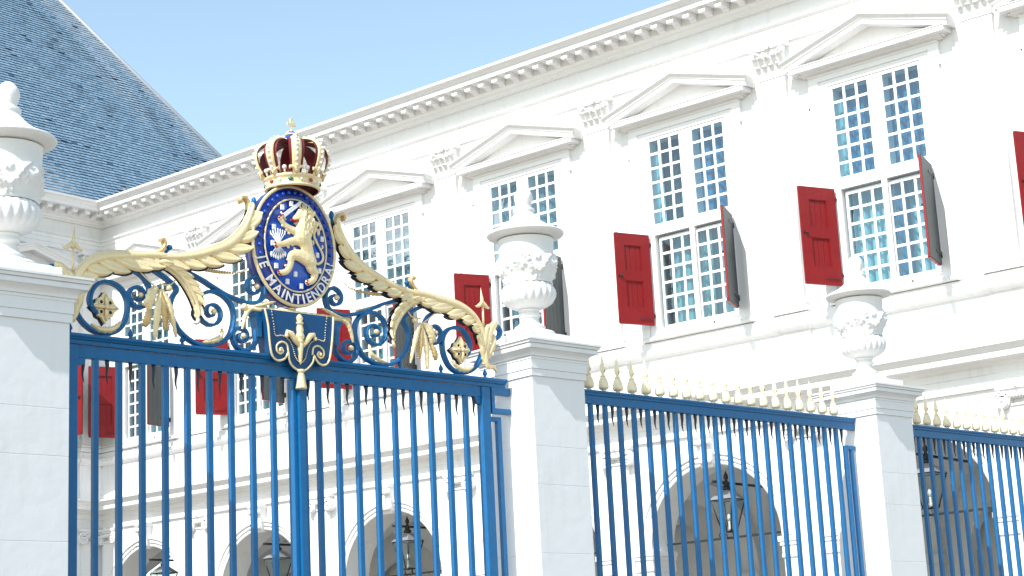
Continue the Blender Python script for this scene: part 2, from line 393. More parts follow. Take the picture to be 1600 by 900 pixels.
def capital_mesh(w=0.50):
    b = MB(); h = w/2; z0 = 11.07
    b.box(-h, h, -0.088, 0.02, z0+0.001, z0+0.47)                        # bell
    for k in range(4): leaf(b, -h+w*(k+0.5)/4, z0+0.015, z0+0.18, w/4.1, 0.085)
    for k in range(3): leaf(b, -h+w*(k+1)/4, z0+0.12, z0+0.32, w/3.9, 0.125)
    for sx in (-1, 1):
        leaf(b, sx*(h-0.015), z0+0.15, z0+0.33, w/4.2, 0.12)
        volute(b, sx*(h+0.035), z0+0.385, -0.16, 0.062, sx)
        volute(b, sx*0.075, z0+0.375, -0.13, 0.04, -sx)
        b.tube([(sx*0.03, -0.1, z0+0.24), (sx*0.10, -0.12, z0+0.33), (sx*0.2, -0.14, z0+0.415), (sx*(h+0.03), -0.16, z0+0.44)], 0.017, 6)
    ab = []                                                              # concave abacus
    for i in range(13):
        t = i/12; x = (-h-0.09)+(w+0.18)*t; ab.append((x, -0.20+0.075*math.sin(PI*t)))
    n = len(ab)
    vs = [(x, y, z0+0.455) for x, y in ab]+[(x, 0.02, z0+0.455) for x, y in ab]+[(x, y-0.015, z0+0.528) for x, y in ab]+[(x, 0.02, z0+0.528) for x, y in ab]
    fs = []
    for i in range(n-1): fs += [(i, n+i, n+i+1, i+1), (2*n+i, 2*n+i+1, 3*n+i+1, 3*n+i), (i, i+1, 2*n+i+1, 2*n+i)]
    fs += [(0, 2*n, 3*n, n), (n-1, 2*n-1, 4*n-1, 3*n-1)]
    b.add(vs, fs)
    b.ball((0, -0.155, z0+0.49), 0.045, 10, 6, 1, 0.6, 1)
    for k in range(5):
        a = 2*PI*k/5; b.ball((0.04*math.cos(a), -0.165, z0+0.49+0.04*math.sin(a)), 0.02, 6, 4)
    return b.mesh('capital', M['moulding'])
PIL, PBASE, PPED, PCAP = shaft_mesh(), base_mesh(), pedestal_mesh(), capital_mesh()
def ionic_pilaster(b):
    b.box(-0.2, 0.2, -0.06, 0.02, 0.4, 5.28); b.box(-0.27, 0.27, -0.12, 0.02, 0.0, 0.4)
    return b
IPIL = ionic_pilaster(MB()).mesh('ground_pilaster', M['stucco'])
def ionic_cap_mesh():
    b = MB(); z = 5.28
    b.box(-0.2, 0.2, -0.085, 0.02, z+0.001, z+0.03)
    b.sweep_x([(0.02,z+0.1),(-0.10,z+0.1),(-0.13,z+0.13),(-0.13,z+0.17),(-0.10,z+0.195),(0.02,z+0.195)], -0.24, 0.24)
    b.box(-0.31, 0.31, -0.15, 0.02, z+0.235, z+0.289)
    b.box(-0.27, 0.27, -0.12, 0.02, z+0.195, z+0.2348)
    for k in range(7): b.ball((-0.14+0.0467*k, -0.135, z+0.135), 0.022, 6, 5, 1, 0.7, 1.3)
    for sx in (-1, 1):
        pts = []
        for i in range(40):
            a = PI/2+sx*0-i/39*2.6*2*PI*0.9; rr = 0.125*(1-i/44); pts.append((sx*(0.235+0*i)+(-sx)*-rr*math.cos(a), z+0.085+rr*math.sin(a)))
        b.ribbon(pts, 0.026, 0.06, -0.125)
        b.poly_y([(sx*0.235+0.12*math.cos(2*PI*k/20), z+0.085+0.12*math.sin(2*PI*k/20)) for k in range(20)], -0.13, 0.02)
        b.ball((sx*0.235, -0.15, z+0.085), 0.028, 8, 6)
    b.ball((0, -0.15, z+0.27), 0.035, 8, 6)
    return b.mesh('capital', M['moulding'])
ICAP = ionic_cap_mesh()

# ---- window with its casing, built once per kind and shared
UP = dict(z0=9.17, z1=10.60); LO = dict(z0=7.46, z1=8.885)
def rect_frame(b, x0, x1, z0, z1, t, y0, y1, tb=None):
    tb = t if tb is None else tb
    b.box(x0, x0+t, y0, y1, z0, z1); b.box(x1-t, x1, y0, y1, z0, z1)
    b.box(x0+t, x1-t, y0, y1, z1-t, z1); b.box(x0+t, x1-t, y0, y1, z0, z0+tb)
def casing_mesh():
    b = MB()
    # outer stone architrave in two steps, with ears
    b.box(-1.09, -0.95, -0.06, 0.02, 7.212, 10.50); b.box(0.95, 1.09, -0.06, 0.02, 7.212, 10.50)
    b.box(-1.12, -0.95, -0.062, 0.02, 10.50, 10.868); b.box(0.95, 1.12, -0.062, 0.02, 10.50, 10.868)
    b.box(-0.95, 0.95, -0.062, 0.02, 10.76, 10.868)
    b.box(-0.95, -0.80, -0.038, 0.02, 7.212, 10.76); b.box(0.95, 0.80, -0.038, 0.02, 7.212, 10.76)
    b.box(-0.80, 0.80, -0.038, 0.02, 10.665, 10.76)
    b.sweep_x([(0.02,10.84),(-0.075,10.84),(-0.085,10.868),(0.02,10.868)], -1.115, 1.115)
    # timber frame: sides, head, mullion, transom, bottom
    b.box(-0.80, -0.745, -0.02, 0.2, 7.36, 10.665); b.box(0.745, 0.80, -0.02, 0.2, 7.36, 10.665)
    b.box(-0.745, 0.745, -0.02, 0.2, 10.61, 10.665)
    b.box(-0.118, 0.118, -0.022, 0.2, 9.145, 10.61)
    b.box(-0.745, 0.745, -0.024, 0.2, 8.985, 9.145)
    b.box(-0.045, 0.045, -0.02, 0.2, 7.36, 8.985)
    b.box(-0.745, 0.745, -0.055, 0.2, 7.30, 7.40)
    return b.mesh('window', M['joinery'])
CASING = casing_mesh()
def sill_mesh():
    b = MB(); b.sweep_x([(0.02,7.212),(-0.09,7.212),(-0.11,7.23),(-0.11,7.27),(-0.07,7.29),(0.02,7.299)], -1.06, 1.06)
    return b.mesh('sill', M['moulding'])
SILL = sill_mesh()
PX, PZ = 0.218, 0.2465      # pane pitch
def sash_mesh(upper):
    b = MB(); W = 3*PX-0.05; H = 6*PZ-0.047
    o = 0.013 if upper else 0.035
    rect_frame(b, -o, W+o, -o, H+o, o, -0.02, 0.03)
    if not upper:
        rect_frame(b, -0.052, W+0.052, -0.045, H+0.06, 0.019, 0.0, 0.04)
    for i in (1, 2): b.box(i*PX-0.047, i*PX-0.003, -0.010, 0.012, 0, H)
    for j in range(1, 6):
        for i in range(3): b.box(i*PX-0.003, i*PX+PX-0.047, -0.009, 0.012, j*PZ-0.044, j*PZ-0.003)
    return b.mesh('sash', M['joinery'])
SASH = {True: sash_mesh(True), False: sash_mesh(False)}
pb = MB(); pb.box(-0.003, PX-0.047, 0, 0.004, -0.003, PZ-0.044); PANE = pb.mesh('pane', M['glass'])
PANES_ALL = MB()
for i in range(3):
    for j in range(6): PANES_ALL.box(i*PX-0.003, i*PX+PX-0.047, 0, 0.004, j*PZ-0.003, j*PZ+PZ-0.044)
PANES_ALL = PANES_ALL.mesh('pane', M['glass'])
def curtain_mesh(seed, w, h, matname):
    rnd = random.Random(seed); b = MB(); n = 70; ph = rnd.random()*6
    vs = []
    for i in range(n+1):
        x = w*i/n; y = 0.035*math.sin(x*41+ph)+0.02*math.sin(x*77+ph*2)+0.012*math.sin(x*19+ph)
        vs += [(x, y, 0), (x+0.01*math.sin(x*9+ph), y*0.6+0.015*math.sin(x*30), h)]
    b.add(vs, [(2*i, 2*i+2, 2*i+3, 2*i+1) for i in range(n)], True)
    return b.mesh('curtain', M[matname])
CUR = {}
def curtain(w, mt, x0, wd, z0, z1, y, seed):
    k = (mt, wd, round(z1-z0, 3), seed % 3)
    if k not in CUR: CUR[k] = curtain_mesh(seed, wd, z1-z0, mt)
    return link('curtain', CUR[k], w, (x0, y, z0))
DRESS = {'A': (('azure', 'azure'), ('aqua', 'aqua')), 'B': (('dark_cloth', 'azure'), ('teal', 'teal')), 'C': (('grey_blue', 'grey_blue'), ('grey_blue', 'aqua')), 'D': (('grey_blue', 'grey_blue'), ('teal', 'grey_blue'))}

# ---- pediment
def pediment_mesh():
    b = MB(); hw = 1.20                                                     # half width of the supported block
    # bed of the cornice
    b.sweep_x([(0.02,10.87),(-0.07,10.87),(-0.085,10.885),(-0.13,10.90),(-0.16,10.93),(0.02,10.93)], -hw, hw)
    # horizontal cornice
    b.sweep_x([(0.02,10.93),(-0.27,10.93),(-0.27,11.0),(-0.285,11.01),(-0.285,11.022),(0.02,11.022)], -hw-0.13, hw+0.13)
    for sx in (-1, 1):                                                      # returns of the bed moulding
        b.box(sx*hw, sx*(hw+0.05), -0.13, 0.02, 10.90, 10.9295)
    # tympanum
    apex = 11.50
    b.poly_y([(-hw-0.02, 11.022), (hw+0.02, 11.022), (0, apex-0.07)], -0.04, 0.02)
    # raking cornice, swept along each slope with plumb cut at the apex
    prof = [(0.02,0.0),(-0.20,0.0),(-0.20,-0.012),(-0.27,-0.012),(-0.27,0.055),(-0.285,0.062),(-0.30,0.09),(-0.335,0.115),(-0.345,0.125),(-0.345,0.145),(0.02,0.15)]
    x1 = hw+0.19; zr = 10.995
    slope = (apex-0.085-zr)/x1
    n = len(prof)
    for sx in (-1, 1):
        vs = [(sx*(x1 if y > -0.28 else x1+(-y-0.27)*0.9), y, zr+z*1.02) for y, z in prof]+[(0, y, zr+slope*x1+z*1.05) for y, z in prof]
        fs = [(i, (i+1) % n, n+(i+1) % n, n+i) for i in range(n)]+[tuple(range(n)), tuple(range(2*n-1, n-1, -1))]
        if sx > 0: fs = [tuple(reversed(f)) for f in fs]
        b.add(vs, fs)
    b.box(-0.55, 0.55, 0.02, 0.1, 11.4, 11.45)
    return b.mesh('pediment', M['moulding'])
PEDI = pediment_mesh()

# ---- shutters (local: x from the hinge to the free edge, inner face towards sy, z up from 0)
SW, SH = 0.665, 1.52
def shutter_meshes(sy):
    T = 0.018
    fr = MB()
    def bx(x0, x1, z0, z1, a, c): fr.box(x0, x1, sy*a, sy*c, z0, z1)
    P0, P1 = 0.165, SW-0.165; F = T*1.6
    bx(0, P0, 0.0, SH, 0, F); bx(P1, SW, 0.0, SH, 0, F)
    bx(P0, P1, 0.0, 0.27, 0, F*0.99); bx(P0, P1, 1.32, SH, 0, F*0.99); bx(P0, P1, 0.72, 0.89, 0, F*0.99)
    for z0, z1 in ((0.27, 0.72), (0.89, 1.32)):                        # bead round each panel
        for xa, xb in ((P0, P0+0.014), (P1-0.014, P1)): bx(xa, xb, z0, z1, 0, T*1.2)
        bx(P0+0.014, P1-0.014, z0, z0+0.014, 0, T*1.2); bx(P0+0.014, P1-0.014, z1-0.014, z1, 0, T*1.2)
    bx(0.01, SW-0.01, -0.012, 0.035, T*0.05, F*1.5)
    bx(SW+0.0005, SW+0.006, 0.04, SH-0.002, -T*0.3, F*1.03)
    frm = fr.mesh('shutter', M['red'])
    pl = MB(); pl.box(0.0025, (SW-0.358)/3-0.0025, sy*0.0, sy*0.006, 0, 0.42); plank = pl.mesh('panel_board', M['red'])
    bk = MB(); bk.box(0.003, SW/5-0.003, -sy*0.016, -sy*0.004, 0, SH); bk.box(0.0, SW/5, -sy*0.0038, -sy*0.0004, 0, SH); back = bk.mesh('board', M['slategreen'])
    hg = MB(); hg.box(-0.04, 0.30, -sy*0.024, -sy*0.017, 0, 0.032); hg.tube([(-0.02, -sy*0.01, -0.03), (-0.02, -sy*0.01, 0.06)], 0.017, 8)
    hg.box(-0.06, 0.0, -sy*0.014, sy*0.012, 0.0, 0.03)
    hinge = hg.mesh('hinge', M['black'])
    kn = MB(); kn.box(SW-0.10, SW-0.02, sy*0.025, sy*0.034, -0.012, 0.012); kn.ball((SW-0.075, sy*0.05, 0), 0.022, 8, 6); kn.tube([(SW-0.10, sy*0.04, -0.012), (SW-0.04, sy*0.05, -0.02)], 0.008, 6)
    knob = kn.mesh('latch', M['black'])
    hk = MB(); hk.tube([(0.05, sy*0.04, 0.10), (0.15, sy*0.045, 0.085), (0.30, sy*0.04, 0.09)], 0.006, 6); hook = hk.mesh('hook', M['black'])
    return frm, plank, back, hinge, knob, hook
SHM = {1: shutter_meshes(1), -1: shutter_meshes(-1)}
def shutter(parent, x, side, dang=0.0, full=True, plain_label=None):
    """side -1: hinged left of the window, red face shown; +1: hinged right, dark back shown"""
    sy = -1 if side < 0 else 1
    # left leaf: free edge points to (-0.28,-0.62); right leaf: to (+0.12,-0.65)
    ang = math.atan2(-0.62, -0.27) if side < 0 else math.atan2(-0.65, 0.11)
    # inner (red) face: towards the court's near end for the left leaf
    inner = 1 if side < 0 else -1
    frm, plank, back, hinge, knob, hook = SHM[inner]
    s = link('shutter', frm, parent, (x, -0.075, 7.475), ang+dang)
    s['label'] = 'open red panelled shutter' if side < 0 else 'open shutter seen from its dark green boarded back'
    for z0, sz in ((0.27, 0.45), (0.89, 0.43)):
        for k in range(3):
            p = link('panel_board', plank, s, (0.179+k*(SW-0.358)/3, 0, z0+0.014)); p.scale = (1, 1, (sz-0.028)/0.42)
    for k in range(5): link('board', back, s, (k*SW/5, 0, 0))
    for z in (0.14, SH-0.18): link('hinge', hinge, s, (0, 0, z))
    link('latch', knob, s, (0, 0, 0.79)); link('hook', hook, s, (0, 0, 0))
    return s

# inner normal check: local +y must point at the viewer side for the left leaf -> inner=+1 means red at +y
pane_count = 0
def window(parent, x, detail, seed, curtain_kind):
    w = link('window', CASING, parent, (x, 0, 0))
    link('sill', SILL, w)
    lefts = {True: (-0.735, 0.131), False: (-0.665, 0.06)}
    for upper in (True, False):
        z0 = UP['z0'] if upper else LO['z0']
        for x0 in lefts[upper]:
            yy = 0.0 if upper else 0.06
            link('sash', SASH[upper], w, (x0, yy, z0))
            if detail:
                for i in range(3):
                    for j in range(6):
                        p = link('pane', PANE, w, (x0+i*PX, yy, z0+j*PZ))
                        p.rotation_euler = (random.uniform(-.02, .02), 0, random.uniform(-.02, .02))
            else:
                p = link('pane', PANES_ALL, w, (x0, yy, z0)); p['kind'] = 'stuff'
    up, lo = DRESS[curtain_kind]
    for k in range(2):
        x0 = -0.745+0.76*k
        curtain(w, up[k], x0, 0.72, 9.15, 10.62, 0.26, seed+k)
        curtain(w, lo[k], x0, 0.72, 7.37, 9.0, 0.30, seed+k+1)
    if curtain_kind in 'AB':
        curtain(w, 'aqua', -0.745, 0.11, 9.15, 10.50, 0.17, seed)
        curtain(w, 'azure' if curtain_kind == 'A' else 'teal', 0.03, 0.22, 7.37, 8.98, 0.2, seed)
    if curtain_kind == 'B': curtain(w, 'teal', -0.30, 0.16, 9.15, 9.75, 0.2, seed)
    return w

hb = MB(); hb.box(-0.012, 0.012, -0.045, 0.0, -0.012, 0.012); hb.box(-0.01, 0.01, -0.045, -0.03, -0.05, -0.012); HOOK = hb.mesh('iron_hook', M['black'])
def facade(root, bays, x_start, x_end, detail_bays, pil_xs, name_right):
    """x_start < x_end"""
    xs = sorted(set([x_start, x_end]+[b+d for b in bays for d in (-0.80, 0.80)]))
    b = MB(); grid_wall(b, xs, [5.57, 7.36, 10.665, 12.64], [(c-0.80, c+0.80, 7.36, 10.665) for c in bays], 0.0, 0.45)
    part('upper_wall', b, 'stucco', root)
    # room behind the windows
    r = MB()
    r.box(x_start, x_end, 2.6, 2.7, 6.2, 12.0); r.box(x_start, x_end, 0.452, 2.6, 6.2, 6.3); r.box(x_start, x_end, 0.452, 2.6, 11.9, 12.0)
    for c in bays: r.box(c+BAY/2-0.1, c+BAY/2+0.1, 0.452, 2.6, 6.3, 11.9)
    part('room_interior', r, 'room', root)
    for i, c in enumerate(bays):
        window(root, c, i in detail_bays, i*7+3, 'AABCDDC'[i] if root is wing else 'D')
        link('pediment', PEDI, root, (c, 0, 0))
        for hx, hz in ((-1.13, 10.36), (0.33, 7.335)): link('iron_hook', HOOK, root, (c+hx, -0.05, hz)).scale = (0.6, 0.8, 0.6)
        shutter(root, c-0.845, -1, 0.02*((i*37) % 5-2)); shutter(root, c+0.81, 1, (0, 0.08, 0.20, 0.02, 0.06, 0.02, 0.05)[i])
    for x in pil_xs:
        p = link('pilaster', PIL, root, (x, 0, 0)); link('pilaster_base', PBASE, p); link('capital', PCAP, p); link('pedestal', PPED, p)
    # ground floor
    for i, c in enumerate(bays):
        x0 = x_start if abs(c-min(bays)) < 0.01 and root is wing else c-BAY/2
        x1 = x_end if abs(c-max(bays)) < 0.01 else c+BAY/2
        if root is corps and abs(c-min(bays)) < 0.01: x0 = x_start
        b = MB(); arch_wall(b, x0, x1, c, 0.0, 0.6, 5.5695)
        part('arcade_wall', b, 'stucco', root)
        a = MB()                                                           # moulded archivolt
        for r0, r1, yo in ((AR, AR+0.07, -0.025), (AR+0.07, AR+0.15, -0.04), (AR+0.15, AR+0.19, -0.065)):
            n = 32
            vs = []
            for k in range(n+1):
                t = PI*k/n
                for rr, y in ((r0, 0.01), (r0, yo), (r1, yo), (r1, 0.01)):
                    vs.append((rr*math.cos(t), y, AZ+rr*math.sin(t)))
            a.add(vs, [(k*4+j, k*4+(j+1) % 4, (k+1)*4+(j+1) % 4, (k+1)*4+j) for k in range(n) for j in range(4)], True)
        ar = part('archivolt', a, 'moulding', root, (c, 0, 0))
        k = MB()                                                           # scrolled keystone
        k.add([(-0.11,-0.09,5.03),(0.11,-0.09,5.03),(0.15,-0.17,5.5),(-0.15,-0.17,5.5),(-0.11,0.01,5.03),(0.11,0.01,5.03),(0.15,0.01,5.5),(-0.15,0.01,5.5)],
              [(0,1,2,3),(1,5,6,2),(4,0,3,7),(5,4,7,6),(3,2,6,7),(4,5,1,0)])
        k.sweep_x([(0.01,5.5),(-0.19,5.5),(-0.21,5.53),(-0.21,5.569),(0.01,5.569)], -0.18, 0.18)
        for z, rr in ((5.42, 0.05), (5.12, 0.035)):
            k.tube([(-0.14, -0.15-rr*0.6, z), (0.14, -0.15-rr*0.6, z)], rr, 10)
        k.box(-0.03, 0.03, -0.19, -0.1, 5.16, 5.40)
        part('keystone', k, 'moulding', ar)
        for sx in (-1, 1):                                                 # imposts
            im = MB()
            xa, xb = (-0.51, 0.012)
            for z0, z1, o in ((3.52, 3.57, 0.02), (3.57, 3.70, 0.012), (3.70, 3.76, 0.035), (3.76, 3.84, 0.055)):
                if sx < 0: im.box(-0.33, 0.0+o, -o-0.01, 0.61, z0, z1)
                else: im.box(0.0-o, 0.33, -o-0.01, 0.61, z0, z1)
            part('impost', im, 'moulding', root, (c+sx*AR*1.0, 0, 0))
    for x in pil_xs:
        p = link('ground_pilaster', IPIL, root, (x, 0, 0)); link('capital', ICAP, p)

# --- wing
wing_pil = [c+BAY/2 for c in wing_bays[1:]]+[wing_bays[0]+BAY/2]
wing_pil = sorted(set(round(x, 4) for x in wing_pil+[0.30]))
facade(wing, wing_bays, 0.0, WING_END, (1, 2, 3, 4), wing_pil, True)
corps_pil = [-1.97-BAY*j+BAY/2 for j in range(1, 4)]+[-0.33]
facade(corps, corps_bays, CORPS_END, 0.0, (), corps_pil, False)
def runs(root, x0, x1, m0, m1):
    for nm, prof, mt in (('cornice', CORNICE, 'moulding'), ('architrave', ARCHIT, 'moulding'), ('string_course', STRING, 'moulding'), ('lower_entablature', LOWCOR, 'moulding')):
        b = MB(); b.sweep_x(prof, x0, x1, m0, m1); part(nm, b, mt, root)
runs(wing, 0.0, WING_END, -1.0, 0.0)
runs(corps, CORPS_END, 0.0, 0.0, 1.0)
k = 0
x = 0.42
while x < WING_END-0.1:
    link('modillion', MOD, wing, (x, 0, 0)); x += BAY/11
x = -0.42
while x > CORPS_END+0.1:
    link('modillion', MOD, corps, (x, 0, 0)); x -= BAY/11
# wing end wall, back, roof
b = MB(); b.box(WING_END-0.4, WING_END-0.002, 0.6, 6.0, 0.0, 5.568); b.box(WING_END-0.4, WING_END-0.002, 0.452, 6.0, 5.57, 12.64); part('end_wall', b, 'stucco', wing)
b = MB(); b.add([(-3, -0.35, 12.72), (WING_END, -0.35, 12.72), (WING_END, 3.1, 13.0), (-3, 3.1, 13.0), (WING_END, 6.6, 12.72), (-3, 6.6, 12.72)], [(0,1,2,3), (3,2,4,5)]); part('roof', b, 'lead', wing)

# --- gallery behind the arcade
def gallery(root, bays, x0, x1):
    r = 1.62; yc = 2.22; z0 = 3.62
    v = MB(); ny = 16
    for c in bays:
        nx = 20; P = []
        for i in range(nx+1):
            x = -BAY/2+BAY*i/nx
            for j in range(ny+1):
                y = -r+2*r*j/ny
                hx = math.sqrt(max(0, r*r-y*y)); hy = math.sqrt(max(0, (BAY/2-0.14)**2-x*x))*0.98
                P.append((c+x, yc+y, z0+max(hx, min(hy, 1.6))))
        v.add(P, [(i*(ny+1)+j, (i+1)*(ny+1)+j, (i+1)*(ny+1)+j+1, i*(ny+1)+j+1) for i in range(nx) for j in range(ny)], True)
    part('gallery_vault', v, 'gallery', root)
    for c in bays:
        b = MB(); arch_wall(b, c-BAY/2, c+BAY/2, c, 3.84, 4.1, 5.6, 3.5, 1.15, 20)
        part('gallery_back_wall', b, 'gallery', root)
        t = MB()                                                           # transverse rib
        n = 20; vs = []
        for k in range(n+1):
            a = PI*k/n
            for rr, xx in ((r-0.16, -0.17), (r-0.16, 0.17), (r+0.1, 0.17), (r+0.1, -0.17)):
                vs.append((xx, yc+rr*math.cos(a), z0+rr*math.sin(a)))
        t.add(vs, [(k*4+j, (k+1)*4+j, (k+1)*4+(j+1) % 4, k*4+(j+1) % 4) for k in range(n) for j in range(4)])
        t.box(-0.17, 0.17, 3.66, 3.838, 0, z0); t.box(-0.17, 0.17, 0.602, 0.78, 0, z0)
        t.box(-0.2, 0.2, 3.60, 3.836, z0-0.16, z0-0.003); t.box(-0.2, 0.2, 0.604, 0.82, z0-0.16, z0-0.003)
        part('transverse_rib', t, 'gallery', root, (c+BAY/2, 0, 0))
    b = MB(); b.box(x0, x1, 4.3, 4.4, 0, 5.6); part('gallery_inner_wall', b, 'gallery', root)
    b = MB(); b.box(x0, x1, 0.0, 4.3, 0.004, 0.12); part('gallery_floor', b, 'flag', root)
gallery(wing, wing_bays, 0.0, WING_END-0.4)
gallery(corps, corps_bays, CORPS_END, 0.0)

# --- lanterns hanging in the arches
def lantern(x, label):
    t = thing('hanging_lantern', label, 'lantern', (XW+0.42, YW-x, 3.95), -PI/2, 'black lanterns in the arcade arches')
    f = MB(); H0, H1 = 0.10, 0.60; a0, a1 = 0.085, 0.20
    for sx in (-1, 1):
        for sy in (-1, 1): f.tube([(sx*a0, sy*a0, H0), (sx*a1, sy*a1, H1)], 0.011, 6)
    for a, z in ((a0, H0), (a1, H1)):
        for s1, s2 in (((-1,-1),(1,-1)), ((1,-1),(1,1)), ((1,1),(-1,1)), ((-1,1),(-1,-1))):
            f.tube([(s1[0]*a, s1[1]*a, z), (s2[0]*a, s2[1]*a, z)], 0.014, 6)
    f.tube([(0, -a1+0.01, H1), (0, -a0, H0)], 0.009, 6)
    for s in (-1, 1):
        f.tube([(s*a0, 0, H0), (s*0.10, 0, 0.03), (s*0.05, 0, -0.02), (0, 0, 0.0)], 0.009, 6)
        f.tube([(0, s*a0, H0), (0, s*0.10, 0.03), (0, s*0.05, -0.02), (0, 0, 0.0)], 0.009, 6)
        f.tube([(s*0.10, -0.08, 0.09), (s*0.15, -0.08, 0.06), (s*0.15, -0.08, 0.02), (s*0.12, -0.08, 0.02)], 0.01, 6)
    part('frame', f, 'black', t)
    gl = MB()
    for q in range(4):
        c, s = math.cos(q*PI/2), math.sin(q*PI/2)
        P = [(-a0+0.012, -a0+0.006, H0+0.01), (a0-0.012, -a0+0.006, H0+0.01), (a1-0.012, -a1+0.006, H1-0.01), (-a1+0.012, -a1+0.006, H1-0.01)]
        gl = MB(); gl.add([(c*x_-s*y_, s*x_+c*y_, z_) for x_, y_, z_ in P], [(0,1,2,3)]); part('pane', gl, 'lamp_glass', t)
    h = MB(); h.add([(-a1-.02,-a1-.02,H1),(a1+.02,-a1-.02,H1),(a1+.02,a1+.02,H1),(-a1-.02,a1+.02,H1),(-.06,-.06,H1+.15),(.06,-.06,H1+.15),(.06,.06,H1+.15),(-.06,.06,H1+.15)],
          [(0,1,5,4),(1,2,6,5),(2,3,7,6),(3,0,4,7),(4,5,6,7),(3,2,1,0)])
    part('hood', h, 'lamp_metal', t)
    v = MB(); v.lathe([(0.062,H1+.15),(0.075,H1+.17),(0.075,H1+.20),(0.05,H1+.21),(0.045,H1+.25),(0.065,H1+.26),(0.03,H1+.29),(0.022,H1+.32),(0.04,H1+.35),(0.035,H1+.39),(0.015,H1+.43),(0.003,H1+.47)], 12)
    part('finial', v, 'black', t)
    m_ = MB(); m_.lathe([(0.03,H0),(0.03,H0+.06),(0.02,H0+.08),(0.018,H0+.16)], 10); m_.ball((0, 0, H0+0.22), 0.033, 10, 8, 1, 1, 1.6)
    part('gas_mantle', m_, 'white_enamel', t)
    br = MB(); br.box(-1.22, 1.22, -0.02, 0.02, -0.02, 0.012); br.tube([(0, -0.38, 0.87), (0, 1.35, 0.87)], 0.022, 8)
    part('hanging_bar', br, 'black', t)
    return t
lab = {1: 'black lantern in the wide arch behind the middle fence panel', 0: 'black lantern in the arch at far right behind the right-hand fence panel',
       3: 'black lantern in the arch seen through the right gate leaf', 4: 'black lantern in the arch beside the gate centre post, behind the left leaf',
       5: 'small dark lantern in the farthest low arch behind the left gate leaf', 2: 'black lantern in the arch hidden mostly by the middle pier'}
for kk, c in ((0, wing_bays[1]), (1, wing_bays[2]), (3, wing_bays[4]), (4, wing_bays[5]), (5, wing_bays[6]), (2, wing_bays[3])):
    lantern(c, lab[kk])

# --- slate roof of the main block
pitch_r = math.radians(56.5); cz, sz_ = math.cos(pitch_r), math.sin(pitch_r)
eave_y, eave_z = -0.42, 12.68            # local to corps
hip_x = 29.55-XW
def roof_pt(x, s, off=0.0): return (x, eave_y+s*cz-off*sz_, eave_z+s*sz_+off*cz)
RL = 16.0
b = MB()
L0, R0 = -16.0, hip_x
top_r = hip_x-RL*cz
b.add([roof_pt(L0, 0), roof_pt(R0, 0), roof_pt(top_r, RL), roof_pt(L0, RL)], [(0,1,2,3)])
b.add([(R0, eave_y, eave_z), (R0, eave_y+24, eave_z), (top_r, eave_y+24-RL*cz, eave_z+RL*sz_), (top_r, eave_y+RL*cz, eave_z+RL*sz_)], [(0,1,2,3)])
roof = part('roof', b, 'lead', corps)
verts, faces, tone, bleach = [], [], [], []
EXP, SWD = 0.097, 0.152
rnd = random.Random(3)
row = 0; s = 0.0
while s < 12.2:
    xr = hip_x-s*cz; x = max(-8.2, xr-13.5)+(row % 2)*SWD/2+rnd.uniform(-.01, .01)
    while x < xr-0.02:
        wd = SWD*rnd.uniform(0.94, 1.06); x1 = min(x+wd, xr+0.01)
        if rnd.random() > 0.0015:
            lift = rnd.uniform(0.019, 0.026)+(0.02 if rnd.random() < 0.01 else 0); dz = rnd.uniform(-0.006, 0.006); tw = rnd.uniform(-.004, .004)
            # surface undulates gently like an old roof
            und = 0.012*math.sin(x*0.9+s*0.5)+0.02*math.exp(-((xr-x-1.2-0.25*math.sin(s))/0.35)**2)
            k0 = len(verts); g_ = 0.004
            verts += [roof_pt(x+g_, s+dz+tw, lift+und), roof_pt(x1-g_, s+dz-tw, lift+und), roof_pt(x1-g_, s+EXP*1.15, und+0.002), roof_pt(x+g_, s+EXP*1.15, und+0.002),
                      roof_pt(x+g_, s+dz+tw, -0.004), roof_pt(x1-g_, s+dz-tw, -0.004)]
            faces += [(k0, k0+1, k0+2, k0+3), (k0+4, k0+5, k0+1, k0), (k0+4, k0, k0+3), (k0+5, k0+2, k0+1)]
            t_ = min(1, max(0, rnd.gauss(0.55, 0.11))); 
            if rnd.random() < 0.02: t_ = rnd.choice((0.0, 1.0))
            d = (xr-x)*sz_
            bl = 0.6*math.exp(-(d/0.13)**2)+0.5*math.exp(-((d-1.05-0.3*math.sin(s*0.7))/0.20)**2)*(0.5+0.5*math.sin(s*1.3+1))+0.2*math.exp(-(d/0.6)**2)*rnd.random()
            tone += [t_]*6; bleach += [min(0.8, bl)]*6
        x += wd
    s += EXP; row += 1
me = bpy.data.meshes.new('slate'); me.from_pydata(verts, [], faces); me.materials.append(M['slate'])
me.materials.append(mat('slate_edge', (0.035, 0.055, 0.085), 0.8, noise=0.3, scale=6))
me.polygons.foreach_set('material_index', [0, 1, 1, 1]*(len(faces)//4))
a = me.attributes.new('tone', 'FLOAT', 'POINT'); a.data.foreach_set('value', tone)
a = me.attributes.new('bleach', 'FLOAT', 'POINT'); a.data.foreach_set('value', bleach)
sl = link('slate', me, roof); sl['kind'] = 'stuff'
b = MB(); b.tube([roof_pt(hip_x, 0, 0.02), roof_pt(hip_x-12.4*cz, 12.4, 0.02)], 0.05, 8); part('hip_roll', b, 'lead', roof)

# ================================================================= FENCE LINE
A = math.radians(7.424)
FO = Vector((10.648, 8.780, 0))
U = Vector((math.cos(A), -math.sin(A), 0)); V = Vector((math.sin(A), math.cos(A), 0))
def at(u, v, z=0.0): p = FO+U*u+V*v; return (p.x, p.y, z)

